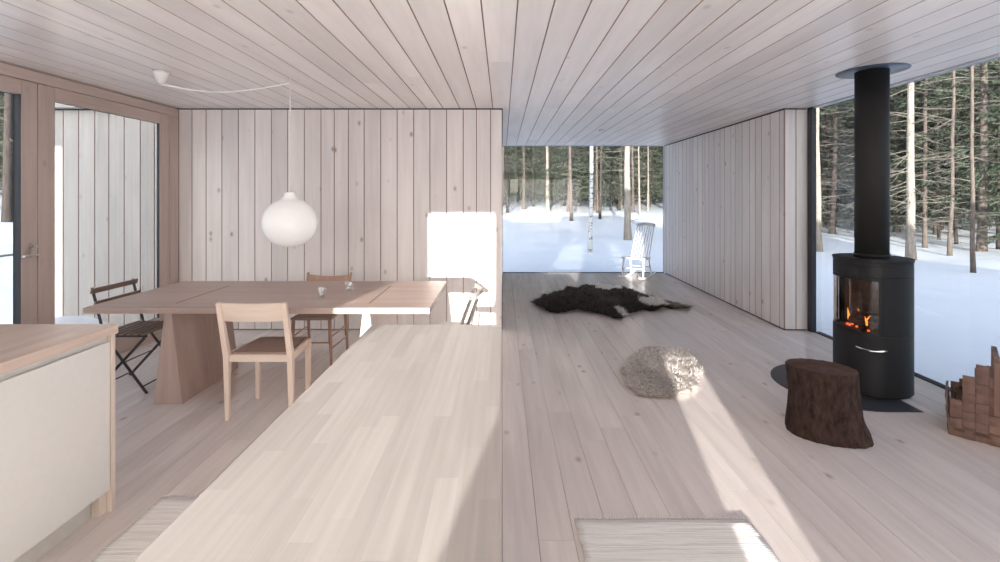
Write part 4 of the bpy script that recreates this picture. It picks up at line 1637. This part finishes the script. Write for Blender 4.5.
# ------------------------------------------------------------------ small fittings
p = at(675.5, 268.5, 0.187)
c = thing('wall_socket', 'small white round socket low on the right board wall', 'socket', (XR - 0.0005, 3.28 * F / (675.5 - VX), 0.187))
MB().tube([(0, 0, 0), (-0.010, 0, 0)], 0.040, 28).build('cover_plate', M['white'], c, 0.002)
MB().tube([(-0.0102, 0, 0), (-0.0125, 0, 0)], 0.022, 24).build('socket_insert', M['white'], c)
c = thing('smoke_detector', 'small round detector on the ceiling before the far window', 'detector', (1.53, 7.3, CEIL - 0.0005))
MB().lathe([(0.032, -0.028), (0.045, -0.022), (0.048, 0.0)], 0, 0, 28).build('housing', M['white'], c)
MB().lathe([(0.0, -0.033), (0.012, -0.032), (0.014, -0.0285)], 0, 0, 16).build('test_button', M['white'], c)

# ------------------------------------------------------------------ light: low winter sun and sky
sun = bpy.data.lights.new('winter_sun', 'SUN')
sun.energy = 7.6
sun.color = (1.0, 0.955, 0.90)
sun.angle = R(0.55)
so = bpy.data.objects.new('winter_sun', sun)
COL.objects.link(so)
so.rotation_euler = SUN.to_track_quat('-Z', 'Y').to_euler()
so.location = (-4, -20, 12)

w = bpy.data.worlds.new('World')
S.world = w
w.use_nodes = True
nt = w.node_tree
nt.nodes.clear()
out = nt.nodes.new('ShaderNodeOutputWorld')
bg = nt.nodes.new('ShaderNodeBackground')
tc = N(nt, 'ShaderNodeTexCoord')
sep = N(nt, 'ShaderNodeSeparateXYZ')
nt.links.new(tc.outputs['Generated'], sep.inputs[0])
r = ramp(nt, [(0.0, (0.80, 0.84, 0.90)), (0.10, (0.80, 0.86, 0.95)), (0.45, (0.46, 0.59, 0.84)), (1.0, (0.35, 0.48, 0.78))], sep.outputs[2])
dot = N(nt, 'ShaderNodeVectorMath', operation='DOT_PRODUCT')
sd = (-SUN).normalized()
nrm = N(nt, 'ShaderNodeVectorMath', operation='NORMALIZE')
nt.links.new(tc.outputs['Generated'], nrm.inputs[0])
nt.links.new(nrm.outputs[0], dot.inputs[0])
dot.inputs[1].default_value = sd
glow = ramp(nt, [(0.0, (0.0, 0.0, 0.0)), (0.50, (0.50, 0.47, 0.43)), (0.9, (2.1, 1.88, 1.62)), (1.0, (4.2, 3.8, 3.2))], dot.outputs['Value'])
cb = mixc(nt, r.outputs[0], glow.outputs[0], 1.0, 'ADD')
nt.links.new(cb, bg.inputs[0])
bg.inputs[1].default_value = 0.84
nt.links.new(bg.outputs[0], out.inputs[0])

# ------------------------------------------------------------------ camera
cam = bpy.data.cameras.new('camera')
cam.sensor_fit = 'HORIZONTAL'
cam.sensor_width = 36.0
cam.lens = F / 1000.0 * 36.0
cam.shift_x = -(VX - 500.0) / 1000.0
cam.shift_y = -(281.0 - VY) / 1000.0
cam.clip_start = 0.05
cam.clip_end = 500
co = bpy.data.objects.new('camera', cam)
COL.objects.link(co)
co.location = (0, 0, EYE)
co.rotation_euler = (PI / 2, 0, 0)
S.camera = co

S.view_settings.view_transform = 'Standard'
S.view_settings.look = 'None'
S.view_settings.gamma = 1.0
S.view_settings.use_curve_mapping = False
S.view_settings.exposure = 1.04
cy_ = S.cycles
cy_.use_denoising = True
cy_.max_bounces = 14
cy_.diffuse_bounces = 8
cy_.glossy_bounces = 4
cy_.transmission_bounces = 6
cy_.transparent_max_bounces = 24
cy_.sample_clamp_indirect = 8.0
cy_.caustics_reflective = False
cy_.caustics_refractive = False
